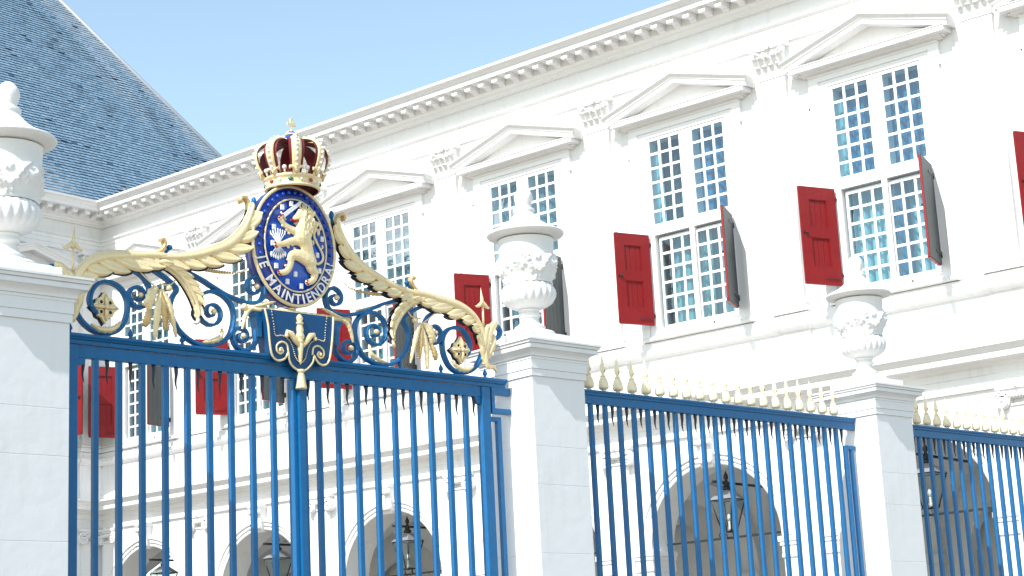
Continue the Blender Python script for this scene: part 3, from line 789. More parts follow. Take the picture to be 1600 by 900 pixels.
# --- piers
PW = 0.57
def pier_meshes():
    out = []
    zs = [0.30, 0.72, 1.18, 1.59, 1.89, 2.39, 2.69, 3.22, 3.52, 4.07]
    for z0, z1 in zip(zs[:-1], zs[1:]):
        b = MB(); b.box(0, PW, 0, PW, z0+0.0010, z1-0.0010); out.append(b.mesh('stone_block', M['pier']))
    core = MB(); core.box(0.003, PW-0.003, 0.003, PW-0.003, 0.0, 4.1); core.box(-0.05, PW+0.05, -0.05, PW+0.05, 0, 0.30)
    c = MB()
    def ring(z0, z1, o0, o1=None):
        o1 = o0 if o1 is None else o1
        c.add([(-o0,-o0,z0),(PW+o0,-o0,z0),(PW+o0,PW+o0,z0),(-o0,PW+o0,z0),(-o1,-o1,z1),(PW+o1,-o1,z1),(PW+o1,PW+o1,z1),(-o1,PW+o1,z1)],
              [(0,3,2,1),(4,5,6,7),(0,1,5,4),(1,2,6,5),(2,3,7,6),(3,0,4,7)])
    ring(4.072, 4.127, 0.013); ring(4.127, 4.128, 0.004); ring(4.128, 4.205, 0.020)
    ring(4.205, 4.2215, 0.026); ring(4.2215, 4.227, 0.022); ring(4.227, 4.2445, 0.033)
    for i in range(5):                                                     # cyma under the corona
        t0, t1 = i/5, (i+1)/5; f_ = lambda t: 0.033+0.037*(t**1.7)
        ring(4.2445+0.034*t0, 4.2445+0.034*t1, f_(t0), f_(t1))
    ring(4.2785, 4.312, 0.088)
    ring(4.312, 4.316, 0.081); ring(4.316, 4.335, 0.098, 0.104); ring(4.335, 4.338, 0.10); ring(4.338, 4.353, 0.113)
    ring(4.353, 4.362, 0.108, 0.0)
    p = MB(); p.box(0.035, PW-0.035, 0.035, PW-0.035, 4.354, 4.44)
    return out, core.mesh('core', M['pier']), c.mesh('cap', M['pier']), p.mesh('urn_block', M['pier'])
PB, PCORE, PCAPM, PBL = pier_meshes()
def pier(u, label):
    t = thing('gate_pier', label, 'pier', at(u, 0), -A, 'white stone piers of the fence')
    for me in PB: link('stone_block', me, t, bevel=0.0025)
    link('core', PCORE, t); link('cap', PCAPM, t, bevel=0.002); link('plinth', PBL, t, bevel=0.004)
    return t
pier(-4.56, 'grey-white stone pier at the left edge, holding the left side of the gate')
pier(0.0, 'white stone pier in the middle, between the gold-crested gate and the spear-topped fence')
pier(4.42, 'white stone pier at right, between the two spear-topped fence panels')

# --- urns: turned body with gadroons, satyr masks and swags in relief
def bump(x, s): return math.exp(-(x/s)**2)
def urn_mod(r, z, a):
    zz = z
    if 0.30 < zz < 0.48:                                                   # gadroons on the lower bowl
        f = math.sin(PI*(zz-0.30)/0.18)**0.5
        return r+0.016*f*abs(math.cos(a*11))-0.008*f
    return r
def urn_mesh():
    b = MB()
    prof = [(0.0,0.10),(0.11,0.10),(0.125,0.115),(0.125,0.128),(0.10,0.14),(0.085,0.16),(0.072,0.185),(0.070,0.20),(0.085,0.208),(0.092,0.218),(0.088,0.232),(0.075,0.24),(0.078,0.25),
            (0.088,0.257),(0.088,0.266),(0.08,0.273),(0.12,0.283),(0.16,0.300),(0.195,0.328),(0.215,0.365),(0.221,0.40),(0.215,0.432),(0.203,0.455),(0.192,0.475)]
    rows = []
    n = 132
    for i in range(len(prof)-1):
        for kx in range(2): 
            t = kx/2; rows.append((prof[i][0]*(1-t)+prof[i+1][0]*t, prof[i][1]*(1-t)+prof[i+1][1]*t))
    rows.append(prof[-1]); b.lathe(rows, n, mod=urn_mod)
    # relief drum
    rnd = random.Random(5)
    masks = [k*PI/2+0.35 for k in range(4)]
    blobs = []
    for mk in masks:
        R = 0.2
        def B(dx, dz, s, h, e=1.0): blobs.append((mk+dx/R, 0.64+dz, s/R, s*e, h))
        B(0, 0, 0.052, 0.038, 1.3); B(0, -0.005, 0.013, 0.020, 2.2); B(-0.02, 0.03, 0.012, 0.012); B(0.02, 0.03, 0.012, 0.012)
        B(-0.018, 0.012, 0.009, -0.014); B(0.018, 0.012, 0.009, -0.014); B(0, -0.032, 0.014, -0.008, 0.5); B(0, -0.055, 0.022, 0.014)
        for q in (-1, 1):
            B(q*0.052, 0.045, 0.018, 0.03); B(q*0.07, 0.025, 0.016, 0.03); B(q*0.06, -0.03, 0.02, 0.024); B(q*0.035, 0.062, 0.018, 0.026); B(q*0.04, -0.06, 0.018, 0.02)
        for k in range(15):                                                # garland hanging between masks
            t = k/14; aa = mk+0.40+(PI/2-0.8)*t; zz = 0.655-0.105*math.sin(PI*t)**0.9
            blobs.append((aa+rnd.uniform(-.03, .03), zz+rnd.uniform(-.012, .012), 0.019/R, 0.018, rnd.uniform(0.016, 0.030)))
            if k % 3 == 0: blobs.append((aa, zz-0.045+rnd.uniform(-.01, .01), 0.012/R, 0.016, 0.016))
        for k in range(5): blobs.append((mk+0.3+rnd.uniform(0, 0.9), 0.60+rnd.uniform(-0.03, 0.10), 0.012/R, 0.014, rnd.uniform(0.008, 0.018)))
    rows = []; nz = 46; N = 190
    vs = []
    for i in range(nz+1):
        z = 0.475+0.375*i/nz; t = i/nz
        r0 = 0.190+0.032*math.sin(min(1, t*2.2)*PI/2)*1.0+0.012*max(0, t-0.75)*4*0.6
        if t < 0.06: r0 += 0.008
        for j in range(N):
            a = 2*PI*j/N; h = 0.0
            for ba, bz, sa, sz2, bh in blobs:
                dz_ = z-bz
                if abs(dz_) > 2.6*sz2: continue
                da = (a-ba+PI) % (2*PI)-PI
                if abs(da) > 2.6*sa: continue
                v_ = 1.25*bh*math.exp(-(da/sa)**2-(dz_/sz2)**2)
                h = max(h, v_) if bh > 0 and h >= 0 and v_ > 0 else h+v_
            vs.append(((r0+h)*math.cos(a), (r0+h)*math.sin(a), z))
    b.add(vs, [(i*N+j, i*N+(j+1) % N, (i+1)*N+(j+1) % N, (i+1)*N+j) for i in range(nz) for j in range(N)], True)
    return b.mesh('bowl', M['urn'])
URN = urn_mesh()
b = MB(); b.lathe([(0.205,0.85),(0.24,0.865),(0.285,0.878),(0.312,0.888),(0.318,0.90),(0.312,0.912),(0.29,0.922),(0.25,0.94),(0.20,0.965),(0.15,1.0),(0.11,1.04),(0.085,1.075),(0.078,1.09),
          (0.09,1.10),(0.088,1.115),(0.065,1.125),(0.06,1.15),(0.068,1.16),(0.066,1.172),(0.075,1.19),(0.078,1.22),(0.07,1.255),(0.048,1.285),(0.02,1.305),(0.0,1.31)], 48,
          mod=lambda r, z, a: r+(0.004*abs(math.sin(a*24)) if 0.885 < z < 0.915 else 0)); LID = b.mesh('lid', M['urn'])
b = MB(); b.box(-0.215, 0.215, -0.215, 0.215, 0.0, 0.05)
b.lathe([(0.20,0.048),(0.205,0.062),(0.195,0.078),(0.165,0.088),(0.135,0.098),(0.12,0.108)], 48); FOOT = b.mesh('foot', M['urn'])
def urn(u, label):
    t = thing('stone_urn', label, 'urn', at(u+PW/2-0.03, PW/2-0.02, 4.40), -A+random.uniform(-.1, .1), 'lidded white stone urns on the piers')
    link('bowl', URN, t); link('lid', LID, t); link('foot', FOOT, t, bevel=0.004)
urn(-4.56, 'stone urn with masks in relief, cut by the left edge of the picture')
urn(0.0, 'white lidded urn with masks in relief, on the middle pier beside the gate')
urn(4.42, 'white lidded urn on the right-hand pier, under the rightmost red shutter shown whole')

# --- fence panels: rail, bars, drop darts, spear finials
BS = 0.0345
def bar_mesh(z0, z1, s=BS, name='bar'):
    b = MB(); h = s/2; b.box(-h, h, -h, h, z0, z1); return b.mesh(name, M['blue'])
BAR = bar_mesh(0.22, 3.95)
def dart_mesh():
    b = MB(); pts = []; R = []
    for i in range(13):
        t = i/12; pts.append((0.007*math.sin(t*8.0)*t, 0, 3.95-0.165*t)); R.append(0.0155*(1-t)**0.85+0.0012)
    b.tube(pts, R, 6); return b.mesh('dart', M['dart'])
DART = dart_mesh()
def finial_meshes():
    b = MB()
    b.lathe([(0.016,0.0),(0.022,0.004),(0.022,0.010),(0.015,0.014),(0.024,0.02),(0.038,0.026),(0.044,0.038),(0.0445,0.055),(0.041,0.08),(0.033,0.105),(0.025,0.122),(0.019,0.128),(0.026,0.132),(0.026,0.138),(0.016,0.142),(0.013,0.15)], 16)
    body = b.mesh('finial', M['finial_gold'])
    h = MB(); prof = [(0.014,0.148),(0.018,0.155),(0.030,0.178),(0.0325,0.195),(0.027,0.225),(0.016,0.27),(0.008,0.30),(0.001,0.322)]
    vs = []
    for r, z in prof: vs += [(r, 0, z), (0, r*0.78, z), (-r, 0, z), (0, -r*0.78, z)]
    h.add(vs, [(i*4+j, i*4+(j+1) % 4, (i+1)*4+(j+1) % 4, (i+1)*4+j) for i in range(len(prof)-1) for j in range(4)])
    # leaf swelling on the head; the brown ball paints in its hollow's shade
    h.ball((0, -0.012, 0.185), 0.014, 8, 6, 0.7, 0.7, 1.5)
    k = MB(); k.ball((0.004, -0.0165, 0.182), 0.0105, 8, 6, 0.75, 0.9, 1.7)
    return body, h.mesh('spear_head', M['finial_gold']), k.mesh('hollow_shade', mat('painted_hollow_shade', (0.22, 0.15, 0.075), 0.6))
FIN, FHEAD, FSHADE = finial_meshes()
def panel(u0, u1, first, step, n, label, strip=True):
    t = thing('fence_panel', label, 'fence', at(u0, 0.285), -A, 'blue iron fence panels with gold spears')
    L = u1-u0
    b = MB(); b.box(0, L, -0.025, 0.025, 3.952, 4.022)
    b.sweep_x([(0.03,4.022),(-0.03,4.022),(-0.036,4.028),(-0.036,4.040),(-0.048,4.050),(-0.048,4.066),(0.048,4.066),(0.048,4.050),(0.03,4.040)], 0, L)
    part('top_rail', b, 'blue', t, bevel=0.003)
    b = MB(); b.box(0, L, -0.03, 0.03, 0.15, 0.218); part('bottom_rail', b, 'blue', t)
    for i in range(n):
        x = first-u0+i*step
        link('bar', BAR, t, (x, 0, 0)); link('dart', DART, t, (x+step/2, 0, 0))
        f = link('finial', FIN, t, (x, 0, 4.066), random.uniform(-.08, .08)); link('spear_head', FHEAD, f); link('hollow_shade', FSHADE, f)
    if strip:
        b = MB(); b.box(L-0.16, L-0.13, -0.018, 0.018, 0.22, 3.80); b.box(L-0.13, L+0.02, -0.016, 0.016, 3.765, 3.80)
        b.box(L-0.075, L-0.045, -0.018, 0.018, 0.22, 3.7645); part('side_frame', b, 'blue', t)
    return t
panel(0.57, 4.42, 0.906, 0.1708, 20, 'middle blue iron fence panel with twenty gold spears, right of the pier beside the gate')
panel(4.99, 8.84, 5.305, 0.1719, 21, 'blue iron fence panel with gold spears running out of the picture at right', False)

# ================================================================= GATE
UC = -2.037
def leafgate(x0, x1, side, n, step, firstbar, label):
    """coordinates relative to the gate centre line"""
    t = thing('gate_leaf', label, 'gate', at(UC, 0.285), -A, 'two leaves of the blue iron gate')
    b = MB()
    b.box(x0, x1, -0.022, 0.022, 3.918, 3.998); part('top_rail', b, 'blue', t, bevel=0.003)
    b = MB(); b.box(x0, x1, -0.03, 0.03, 0.12, 0.22); b.box(x0, x1, -0.02, 0.02, 1.05, 1.12); part('lower_rail', b, 'blue', t)
    b = MB()
    if side < 0: b.box(x0, x0+0.075, -0.034, 0.034, 0.1, 3.9995)
    else: b.box(x1-0.085, x1, -0.034, 0.034, 0.1, 3.9995)
    part('hinge_stile', b, 'blue', t, bevel=0.003)
    b = MB()
    if side < 0: b.box(x1-0.055, x1, -0.036, 0.036, 0.1, 3.916)
    else: b.box(x0, x0+0.055, -0.036, 0.036, 0.1, 3.916)
    part('meeting_stile', b, 'blue', t, bevel=0.003)
    if side < 0:
        b = MB(); b.box(x1-0.022, x1+0.03, -0.062, -0.037, 0.1, 3.916); part('astragal', b, 'blue', t, bevel=0.003)
    # curved corner brackets
    b = MB()
    for cx, sx in (((x0+0.075) if side < 0 else x1-0.085, 1 if side < 0 else -1),):
        P = [(cx, 3.9175), (cx, 3.86)]+[(cx+sx*(0.012+0.05*math.sin(q*PI/12)), 3.862+0.05*(1-math.cos(q*PI/12))) for q in range(7)]+[(cx+sx*0.075, 3.9175)]
        if sx < 0: P.reverse()
        b.poly_y(P, -0.018, 0.018)
    part('corner_bracket', b, 'blue', t)
    gb = bar_mesh(0.2, 3.92, 0.036)
    for i in range(n):
        x = firstbar+i*step
        link('bar', gb, t, (x, 0, 0))
    for i in range(n+1):
        link('dart', DART, t, (firstbar+(i-0.5)*step, 0, -0.032))
    return t
leafgate(-1.83, -0.008, -1, 9, 0.1752, -1.614, 'left leaf of the blue iron gate, next to the grey pier at the left edge')
leafgate(0.004, 1.815, 1, 9, 0.1748, 0.183, 'right leaf of the blue iron gate, meeting the middle urn pier')

ov = thing('gate_overthrow', 'blue and gold scrollwork crest over the gate, with crown and lion shield', 'gate ornament', at(UC, 0.285), -A)
b = MB(); b.box(-1.94, 1.985, -0.03, 0.03, 4.004, 4.034)
b.sweep_x([(0.04,4.034),(-0.04,4.034),(-0.046,4.042),(-0.062,4.052),(-0.062,4.070),(0.062,4.070),(0.062,4.052)], -1.95, 1.985)
part('beam', b, 'blue', ov, bevel=0.003)
b = MB()                                                                    # fixed frame at the pier
b.box(1.835, 1.865, -0.03, 0.03, 3.80, 4.0035); b.box(1.865, 2.03, -0.03, 0.03, 3.80, 3.838); b.box(1.865, 2.03, -0.03, 0.03, 3.95, 4.0035)
b.box(1.825, 1.93, -0.02, 0.02, 3.735, 3.77); b.box(1.895, 1.93, -0.02, 0.02, 0.1, 3.7345)
part('side_frame', b, 'blue', ov)
b = MB(); b.box(-1.93, -1.855, -0.02, 0.02, 3.735, 3.77); b.box(-1.93, -1.90, -0.02, 0.02, 0.1, 3.7345); part('side_frame', b, 'blue', ov)

def mir(p, m): return [(m*x, z) for x, z in p]
S1 = [(0.35,4.544),(0.362,4.571),(0.382,4.556),(0.371,4.529),(0.34,4.527),(0.32,4.549),(0.336,4.581),(0.379,4.605),(0.372,4.632),(0.336,4.637),(0.296,4.611),(0.274,4.569),(0.277,4.51),(0.301,4.465),(0.352,4.441),(0.425,4.433),(0.509,4.449),(0.595,4.471),(0.693,4.512),(0.802,4.56),(0.913,4.598),(1.003,4.622),(1.08,4.66)]
S1 = [(0.358,4.55),(0.372,4.562),(0.384,4.548),(0.374,4.524),(0.345,4.518),(0.318,4.535),(0.318,4.572),(0.352,4.60),(0.396,4.59),(0.416,4.553)][:0] + \
     [(0.352,4.546),(0.366,4.558),(0.380,4.545),(0.372,4.523),(0.345,4.517),(0.322,4.535),(0.326,4.565),(0.36,4.58),(0.395,4.562),(0.402,4.53)][:0] + \
     [(0.350,4.549),(0.343,4.566),(0.357,4.580),(0.380,4.572),(0.388,4.547),(0.374,4.524),(0.347,4.518),(0.316,4.535)][:0] + S1
def spiral_end(cx, cz, a0, r0, turns, sgn, n=22, r1=0.018):
    out = []
    for i in range(n+1):
        t = i/n; a = a0+sgn*t*turns*2*PI; r = r0+(r1-r0)*t**0.8
        out.append((cx+r*math.cos(a), cz+r*math.sin(a)))
    return out
# each scroll: smooth run of points, then a true spiral into its eye
def scroll(mb_pts, eye, turns, sgn, r1=0.02):
    p = mb_pts[-1]; a0 = math.atan2(p[1]-eye[1], p[0]-eye[0]); r0 = math.hypot(p[0]-eye[0], p[1]-eye[1])
    run = [tuple(q) for q in spline(mb_pts, 5)]
    return run+spiral_end(eye[0], eye[1], a0, r0, turns, sgn, r1=r1)[1:]
E1 = (0.352, 4.553)
C1 = scroll([(1.10,4.675),(1.003,4.625),(0.913,4.598),(0.802,4.56),(0.693,4.512),(0.595,4.471),(0.509,4.449),(0.425,4.433),(0.352,4.441),(0.301,4.465),(0.274,4.515),(0.270,4.569),(0.296,4.611),(0.340,4.633)], E1, 1.05, -1)
E2 = (0.712, 4.332)
C2 = scroll([(1.22,4.60),(1.088,4.538),(1.012,4.487),(0.995,4.455),(1.020,4.415),(1.041,4.365),(1.042,4.30),(1.018,4.238),(0.971,4.173),(0.892,4.118),(0.804,4.092),(0.719,4.096),(0.635,4.125),(0.573,4.179),(0.540,4.254),(0.531,4.33),(0.55,4.401),(0.605,4.455),(0.681,4.483),(0.745,4.475),(0.798,4.443),(0.822,4.385)], E2, 1.45, -1)
E3 = (0.470, 4.185)
C3 = scroll([(0.352,4.375),(0.339,4.294),(0.340,4.20),(0.363,4.134),(0.413,4.096),(0.476,4.091),(0.524,4.126),(0.545,4.185)], E3, 1.2, 1)
E5 = (1.290, 4.385)
C5 = scroll([(1.335,4.56),(1.267,4.53),(1.222,4.481),(1.203,4.425),(1.213,4.36),(1.25,4.315),(1.30,4.305),(1.345,4.33),(1.368,4.375)], E5, 0.95, 1)
C4 = [tuple(q) for q in spline([(1.805,4.40),(1.80,4.33),(1.775,4.26),(1.73,4.185),(1.679,4.137),(1.61,4.104),(1.512,4.10),(1.436,4.139),(1.390,4.211),(1.373,4.29),(1.384,4.363),(1.434,4.426),(1.51,4.452),(1.579,4.441),(1.63,4.396),(1.655,4.326),(1.64,4.27),(1.60,4.228)], 6)]
BC = [tuple(q) for q in spline([(1.80,4.40),(1.87,4.38),(1.93,4.40),(1.975,4.44),(1.975,4.485),(1.93,4.512),(1.89,4.50),(1.90,4.475)], 5)]
def taper(k, a, b_, last=0.35):
    return [a if i < k*(1-last) else a+(b_-a)*((i-k*(1-last))/(k*last)) for i in range(k)]
def acanthus(mb, dark, top, bot, nl, m, y=0.0, lobe=1.0, flip=1):
    """leaf between two edges: raised ribs sweeping from the top edge to rounded tips on the bottom edge"""
    T = spline(top, 8); B = spline(bot, 8)
    def ev(P, t): 
        t = max(0, min(0.9999, t)); k = t*(len(P)-1); i = int(k); return P[i].lerp(P[i+1], k-i)
    # top roll
    path = [(m*p.x, y-0.02, p.y) for p in T]
    k = len(path); mb.tube(path, [0.008+0.008*math.sin(PI*min(1, i/k*1.0)) for i in range(k)], 8)
    # domed body covering the upper 55 %
    n = 40; nc = 6; vs = []
    for i in range(n+1):
        t = i/n; a = ev(T, t); c = ev(B, t)
        for j in range(nc+1):
            q = j/nc; p = a.lerp(c, q*0.42); vs.append((m*p.x, y-0.026-0.026*math.sin(PI*q*0.7+0.5), p.y))
    fs = [(i*(nc+1)+j, i*(nc+1)+j+1, (i+1)*(nc+1)+j+1, (i+1)*(nc+1)+j) for i in range(n) for j in range(nc)]
    mb.add(vs, fs, True)
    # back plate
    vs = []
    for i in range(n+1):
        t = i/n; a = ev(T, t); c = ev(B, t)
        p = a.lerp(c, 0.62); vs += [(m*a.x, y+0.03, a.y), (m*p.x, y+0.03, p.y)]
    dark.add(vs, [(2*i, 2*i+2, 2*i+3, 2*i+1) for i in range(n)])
    # lobes
    for l in range(nl):
        t0 = (l+0.05)/nl; t1 = t0-flip*0.9/nl
        base = ev(T, max(0, min(0.98, t0+flip*0.75/nl))).lerp(ev(B, max(0, min(0.98, t0+flip*0.75/nl))), 0.16); tip = ev(B, max(0.0, min(1, t0-flip*0.70/nl)))
        bdir = (ev(B, min(1, t0+0.02))-ev(B, max(0, t0-0.02))).normalized()*flip
        mid = base.lerp(tip, 0.55)+bdir*0.028*lobe
        K = 9; P = []
        for i in range(K+1):
            s_ = i/K; p = base*(1-s_)**2+mid*2*s_*(1-s_)+tip*s_*s_; P.append(p)
        Ln = (tip-base).length
        def shell(tgt, off, yy, grow):
            vs = []; na = 8
            for i, p in enumerate(P):
                s_ = i/K; a_ = P[max(i-1, 0)]; c_ = P[min(i+1, K)]; tg = (c_-a_).normalized(); nn = Vector((-tg.y, tg.x))
                wv = (0.010+0.034*math.sin(PI*min(1, s_*0.92+0.04))**0.8)*lobe*grow
                if s_ > 0.9: wv *= 0.72
                for j in range(na+1):
                    q = -1+2*j/na
                    rr = p+nn*wv*q+Vector((off[0], off[1]))
                    dome = math.sqrt(max(0, 1-q*q))
                    groove = 0.006*math.exp(-(q/0.18)**2)
                    vs.append((m*rr.x, yy-(0.034*dome*(0.55+0.45*s_)+0.020*s_*(1+flip*q))*lobe**0.5+groove*1.5, rr.y))
            tgt.add(vs, [(i*(na+1)+j, i*(na+1)+j+1, (i+1)*(na+1)+j+1, (i+1)*(na+1)+j) for i in range(K) for j in range(na)], True)
            # closing back
        shell(mb, (0, 0), y-0.018, 1.0)
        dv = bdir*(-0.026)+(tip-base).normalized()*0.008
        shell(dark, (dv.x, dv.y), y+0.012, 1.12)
def leaf_strip(mb, pts, wid, m, y=0.0, curl=0.03, serr=0, dome=0.02):
    """single narrow leaf: domed strip with optional serrated edge"""
    P = spline(pts, 8); k = len(P); vs = []; na = 6
    for i, p in enumerate(P):
        s_ = i/(k-1); a_ = P[max(i-1, 0)]; c_ = P[min(i+1, k-1)]; tg = (c_-a_).normalized(); nn = Vector((-tg.y, tg.x))
        wv = wid*math.sin(PI*min(1, s_*0.9+0.06))**0.7
        if serr: wv *= 1+0.22*(((s_*serr) % 1.0)-0.5)*-2
        for j in range(na+1):
            q = -1+2*j/na; r_ = p+nn*wv*q
            vs.append((m*r_.x, y-dome*(1-q*q)-curl*math.sin(s_*PI)+0.004*(j % 2), r_.y))
    mb.add(vs, [(i*(na+1)+j, i*(na+1)+j+1, (i+1)*(na+1)+j+1, (i+1)*(na+1)+j) for i in range(k-1) for j in range(na)], True)
UPT = [(0.385,5.17),(0.406,5.10),(0.445,5.021),(0.497,4.949),(0.567,4.879),(0.651,4.825),(0.736,4.786),(0.821,4.752),(0.919,4.722),(1.028,4.70),(1.14,4.69)]
UPB = [(0.325,5.10),(0.350,5.02),(0.372,4.92),(0.405,4.825),(0.488,4.745),(0.603,4.688),(0.731,4.655),(0.827,4.630),(0.936,4.607),(1.05,4.592),(1.15,4.59)]
LOT = [(1.10,4.70),(1.224,4.692),(1.338,4.678),(1.452,4.667),(1.544,4.648),(1.625,4.617),(1.693,4.576),(1.738,4.532),(1.775,4.478),(1.798,4.41)]
LOB = [(1.12,4.60),(1.152,4.585),(1.252,4.56),(1.389,4.53),(1.503,4.515),(1.595,4.49),(1.66,4.455),(1.69,4.40),(1.705,4.34),(1.715,4.29)]
for m_ in (-1, 1):
    for pts, nm in ((C1, 's'), (C2, 'b'), (C3, 'l'), (C5, 'm'), (C4, 'r'), (BC, 'c')):
        b = MB(); kk = len(pts)
        th = 0.026
        dd = 0.048
        b.ribbon(mir(pts, m_), taper(kk, th, 0.016) if nm not in 'r' else th, dd)
        part('scroll', b, 'blue', ov)
    # broad flared foot of the scroll that carries the rod
    b = MB(); b.poly_y(mir([(0.30,4.372),(0.395,4.372),(0.370,4.33),(0.358,4.26),(0.356,4.19),(0.322,4.19),(0.322,4.27),(0.315,4.33)], m_) if m_ > 0 else list(reversed(mir([(0.30,4.372),(0.395,4.372),(0.370,4.33),(0.358,4.26),(0.356,4.19),(0.322,4.19),(0.322,4.27),(0.315,4.33)], m_))), -0.04, 0.04)
    part('scroll_post', b, 'blue', ov)
    for e, rr in ((E1, 0.021), (E2, 0.021), (E3, 0.021), (E5, 0.018)):
        b = MB(); b.ball((m_*e[0], -0.03, e[1]), rr, 10, 8); part('scroll_eye', b, 'gold', ov)
    b = MB(); d = MB(); acanthus(b, d, UPT, UPB, 8, m_, 0.0, 1.12, 1)
    p = part('acanthus_swag', b, 'gold', ov); part('leaf_back', d, 'navy', p)
    b = MB(); d = MB(); acanthus(b, d, LOT, LOB, 7, m_, 0.0, 1.15, 1)
    p = part('acanthus_swag', b, 'gold', ov); part('leaf_back', d, 'navy', p)
    # acanthus leaf hanging inwards from the joint
    HT = [(1.17,4.618),(1.08,4.585),(1.01,4.545),(0.955,4.49),(0.90,4.41),(0.865,4.33),(0.862,4.27)]
    HB = [(1.12,4.62),(1.02,4.61),(0.93,4.56),(0.87,4.50),(0.83,4.43),(0.82,4.36),(0.84,4.27)]
    b = MB(); d = MB(); acanthus(b, d, HT, HB, 7, m_, -0.02, 0.72, -1)
    leaf_strip(b, [(0.868,4.30),(0.85,4.26),(0.862,4.235),(0.885,4.24)], 0.016, m_, -0.02)
    p = part('acanthus_leaf', b, 'gold', ov); part('leaf_back', d, 'navy', p)
    # frond that ends the swag at the pier
    b = MB()
    for pts, wv in (([(1.78,4.47),(1.80,4.36),(1.78,4.25),(1.80,4.17),(1.86,4.165),(1.90,4.13)], 0.026), ([(1.775,4.18),(1.80,4.30),(1.83,4.42),(1.895,4.515),(1.915,4.49)], 0.036),
                    ([(1.77,4.20),(1.775,4.33),(1.80,4.44),(1.85,4.505)], 0.034), ([(1.75,4.46),(1.74,4.38),(1.755,4.28),(1.775,4.19)], 0.032), ([(1.79,4.20),(1.84,4.29),(1.88,4.37),(1.885,4.43)], 0.026)):
        leaf_strip(b, pts, wv, m_, -0.02, 0.02, 5)
    part('acanthus_frond', b, 'gold', ov)
    # trident on its stem
    b = MB(); b.tube([(m_*1.79, -0.02, 4.47), (m_*1.792, -0.02, 4.66)], 0.009, 8)
    b.tube([(m_*1.79, -0.02, 4.65), (m_*1.787, -0.02, 4.70), (m_*1.779, -0.02, 4.80)], [0.018, 0.014, 0.001], 8)
    for s2 in (-1, 1):
        b.tube([(m_*(1.79+s2*x_), -0.02, z_) for x_, z_ in ((0.0, 4.685), (0.02, 4.665), (0.042, 4.648), (0.062, 4.642), (0.075, 4.645))], [0.014, 0.016, 0.014, 0.009, 0.002], 8)
    part('trident', b, 'gold', ov)
    # rosette lozenge with four eyelets
    b = MB(); cx, cz_ = m_*1.550, 4.272
    out = []
    for k in range(32):
        a = 2*PI*k/32; base_r = 0.098/(abs(math.cos(a))+abs(math.sin(a)))**0.85
        out.append((cx+base_r*(1+0.07*math.cos(8*a))*math.cos(a), cz_+base_r*(1+0.07*math.cos(8*a))*1.05*math.sin(a)))
    b.poly_y(out, -0.022, 0.008)
    for q in range(4):                                                     # ribs to the four corners, and collars round the eyelets
        a = q*PI/2
        b.tube([(cx, -0.034, cz_), (cx+0.05*math.cos(a), -0.034, cz_+0.05*math.sin(a)), (cx+0.088*math.cos(a), -0.024, cz_+0.092*math.sin(a))], [0.012, 0.014, 0.004], 8)
        a += PI/4; ex, ez = cx+0.047*math.cos(a), cz_+0.047*math.sin(a)
        b.tube([(ex+0.0175*math.cos(2*PI*k/12), -0.025, ez+0.0175*math.sin(2*PI*k/12)) for k in range(13)], 0.006, 6)
    b.ball((cx, -0.042, cz_), 0.017, 10, 6)
    r_ = part('rosette', b, 'gold', ov)
    b = MB(); b.poly_y([(x_*1.0+(x_-cx)*0.06-0.008, z_+(z_-cz_)*0.06-0.006) for x_, z_ in out], 0.010, 0.022); part('plate', b, 'navy', r_)
    for q in range(4):
        a = q*PI/2+PI/4; b = MB(); b.ball((cx+0.047*math.cos(a), -0.021, cz_+0.047*math.sin(a)), 0.013, 10, 6, 1, 0.4, 1); part('eyelet', b, 'navy', r_)
    b = MB(); leaf_strip(b, [(1.44,4.185),(1.475,4.145),(1.53,4.12),(1.60,4.12),(1.66,4.15)], 0.022, m_, -0.02, 0.01, 7); part('small_leaf', b, 'gold', ov)
    b = MB(); leaf_strip(b, [(0.644,4.221),(0.657,4.161),(0.72,4.124),(0.805,4.105)], 0.020, m_, -0.02, 0.01, 6); part('small_leaf', b, 'gold', ov)
    # hanging bunch of leaves and ears
    b = MB(); b.tube([(m_*x_, -0.03, z_) for x_, z_ in ((1.30, 4.55), (1.22, 4.485), (1.15, 4.435), (1.13, 4.39))], 0.006, 6)
    b.tube([(m_*x_, -0.03, z_) for x_, z_ in ((1.02, 4.522), (1.05, 4.487), (1.096, 4.475), (1.141, 4.48))], 0.006, 6)
    b.ball((m_*1.075, -0.04, 4.455), 0.022, 10, 8)
    part('stalk', b, 'gold', ov)
    for pts, wv, mt in (([(1.165,4.45),(1.215,4.40),(1.235,4.33),(1.225,4.28)], 0.028, 'gold'), ([(1.225,4.29),(1.24,4.25),(1.262,4.19),(1.272,4.165)], 0.022, 'oldgold'),
                    ([(1.15,4.42),(1.127,4.343),(1.118,4.25),(1.112,4.16)], 0.017, 'oldgold'), ([(1.14,4.429),(1.162,4.323),(1.178,4.211),(1.185,4.086)], 0.022, 'gold'),
                    ([(1.135,4.445),(1.09,4.36),(1.06,4.27),(1.02,4.12)], 0.018, 'gold'), ([(1.175,4.44),(1.20,4.38),(1.25,4.34),(1.28,4.31)], 0.014, 'gold')):
        b = MB(); leaf_strip(b, pts, wv*1.35, m_, -0.03, 0.02, 7); part('hanging_leaf', b, mt, ov)
    b = MB()
    for i in range(8):
        for j in range(3): b.ball((m_*(1.093+(j-1)*0.013*(1-abs(i-3.5)/5)), -0.05, 4.29-i*0.018), 0.0088, 6, 4)
    part('corn_ear', b, 'oldgold', ov)
    # beaded tail
    b = MB(); P = [tuple(q) for q in spline([(0.428,4.678),(0.485,4.643),(0.59,4.628),(0.697,4.624),(0.80,4.63),(0.88,4.64)], 5)]
    for i, (x_, z_) in enumerate(P): b.ball((m_*x_, -0.02, z_), 0.004+0.010*min(1, i/14), 6, 5)
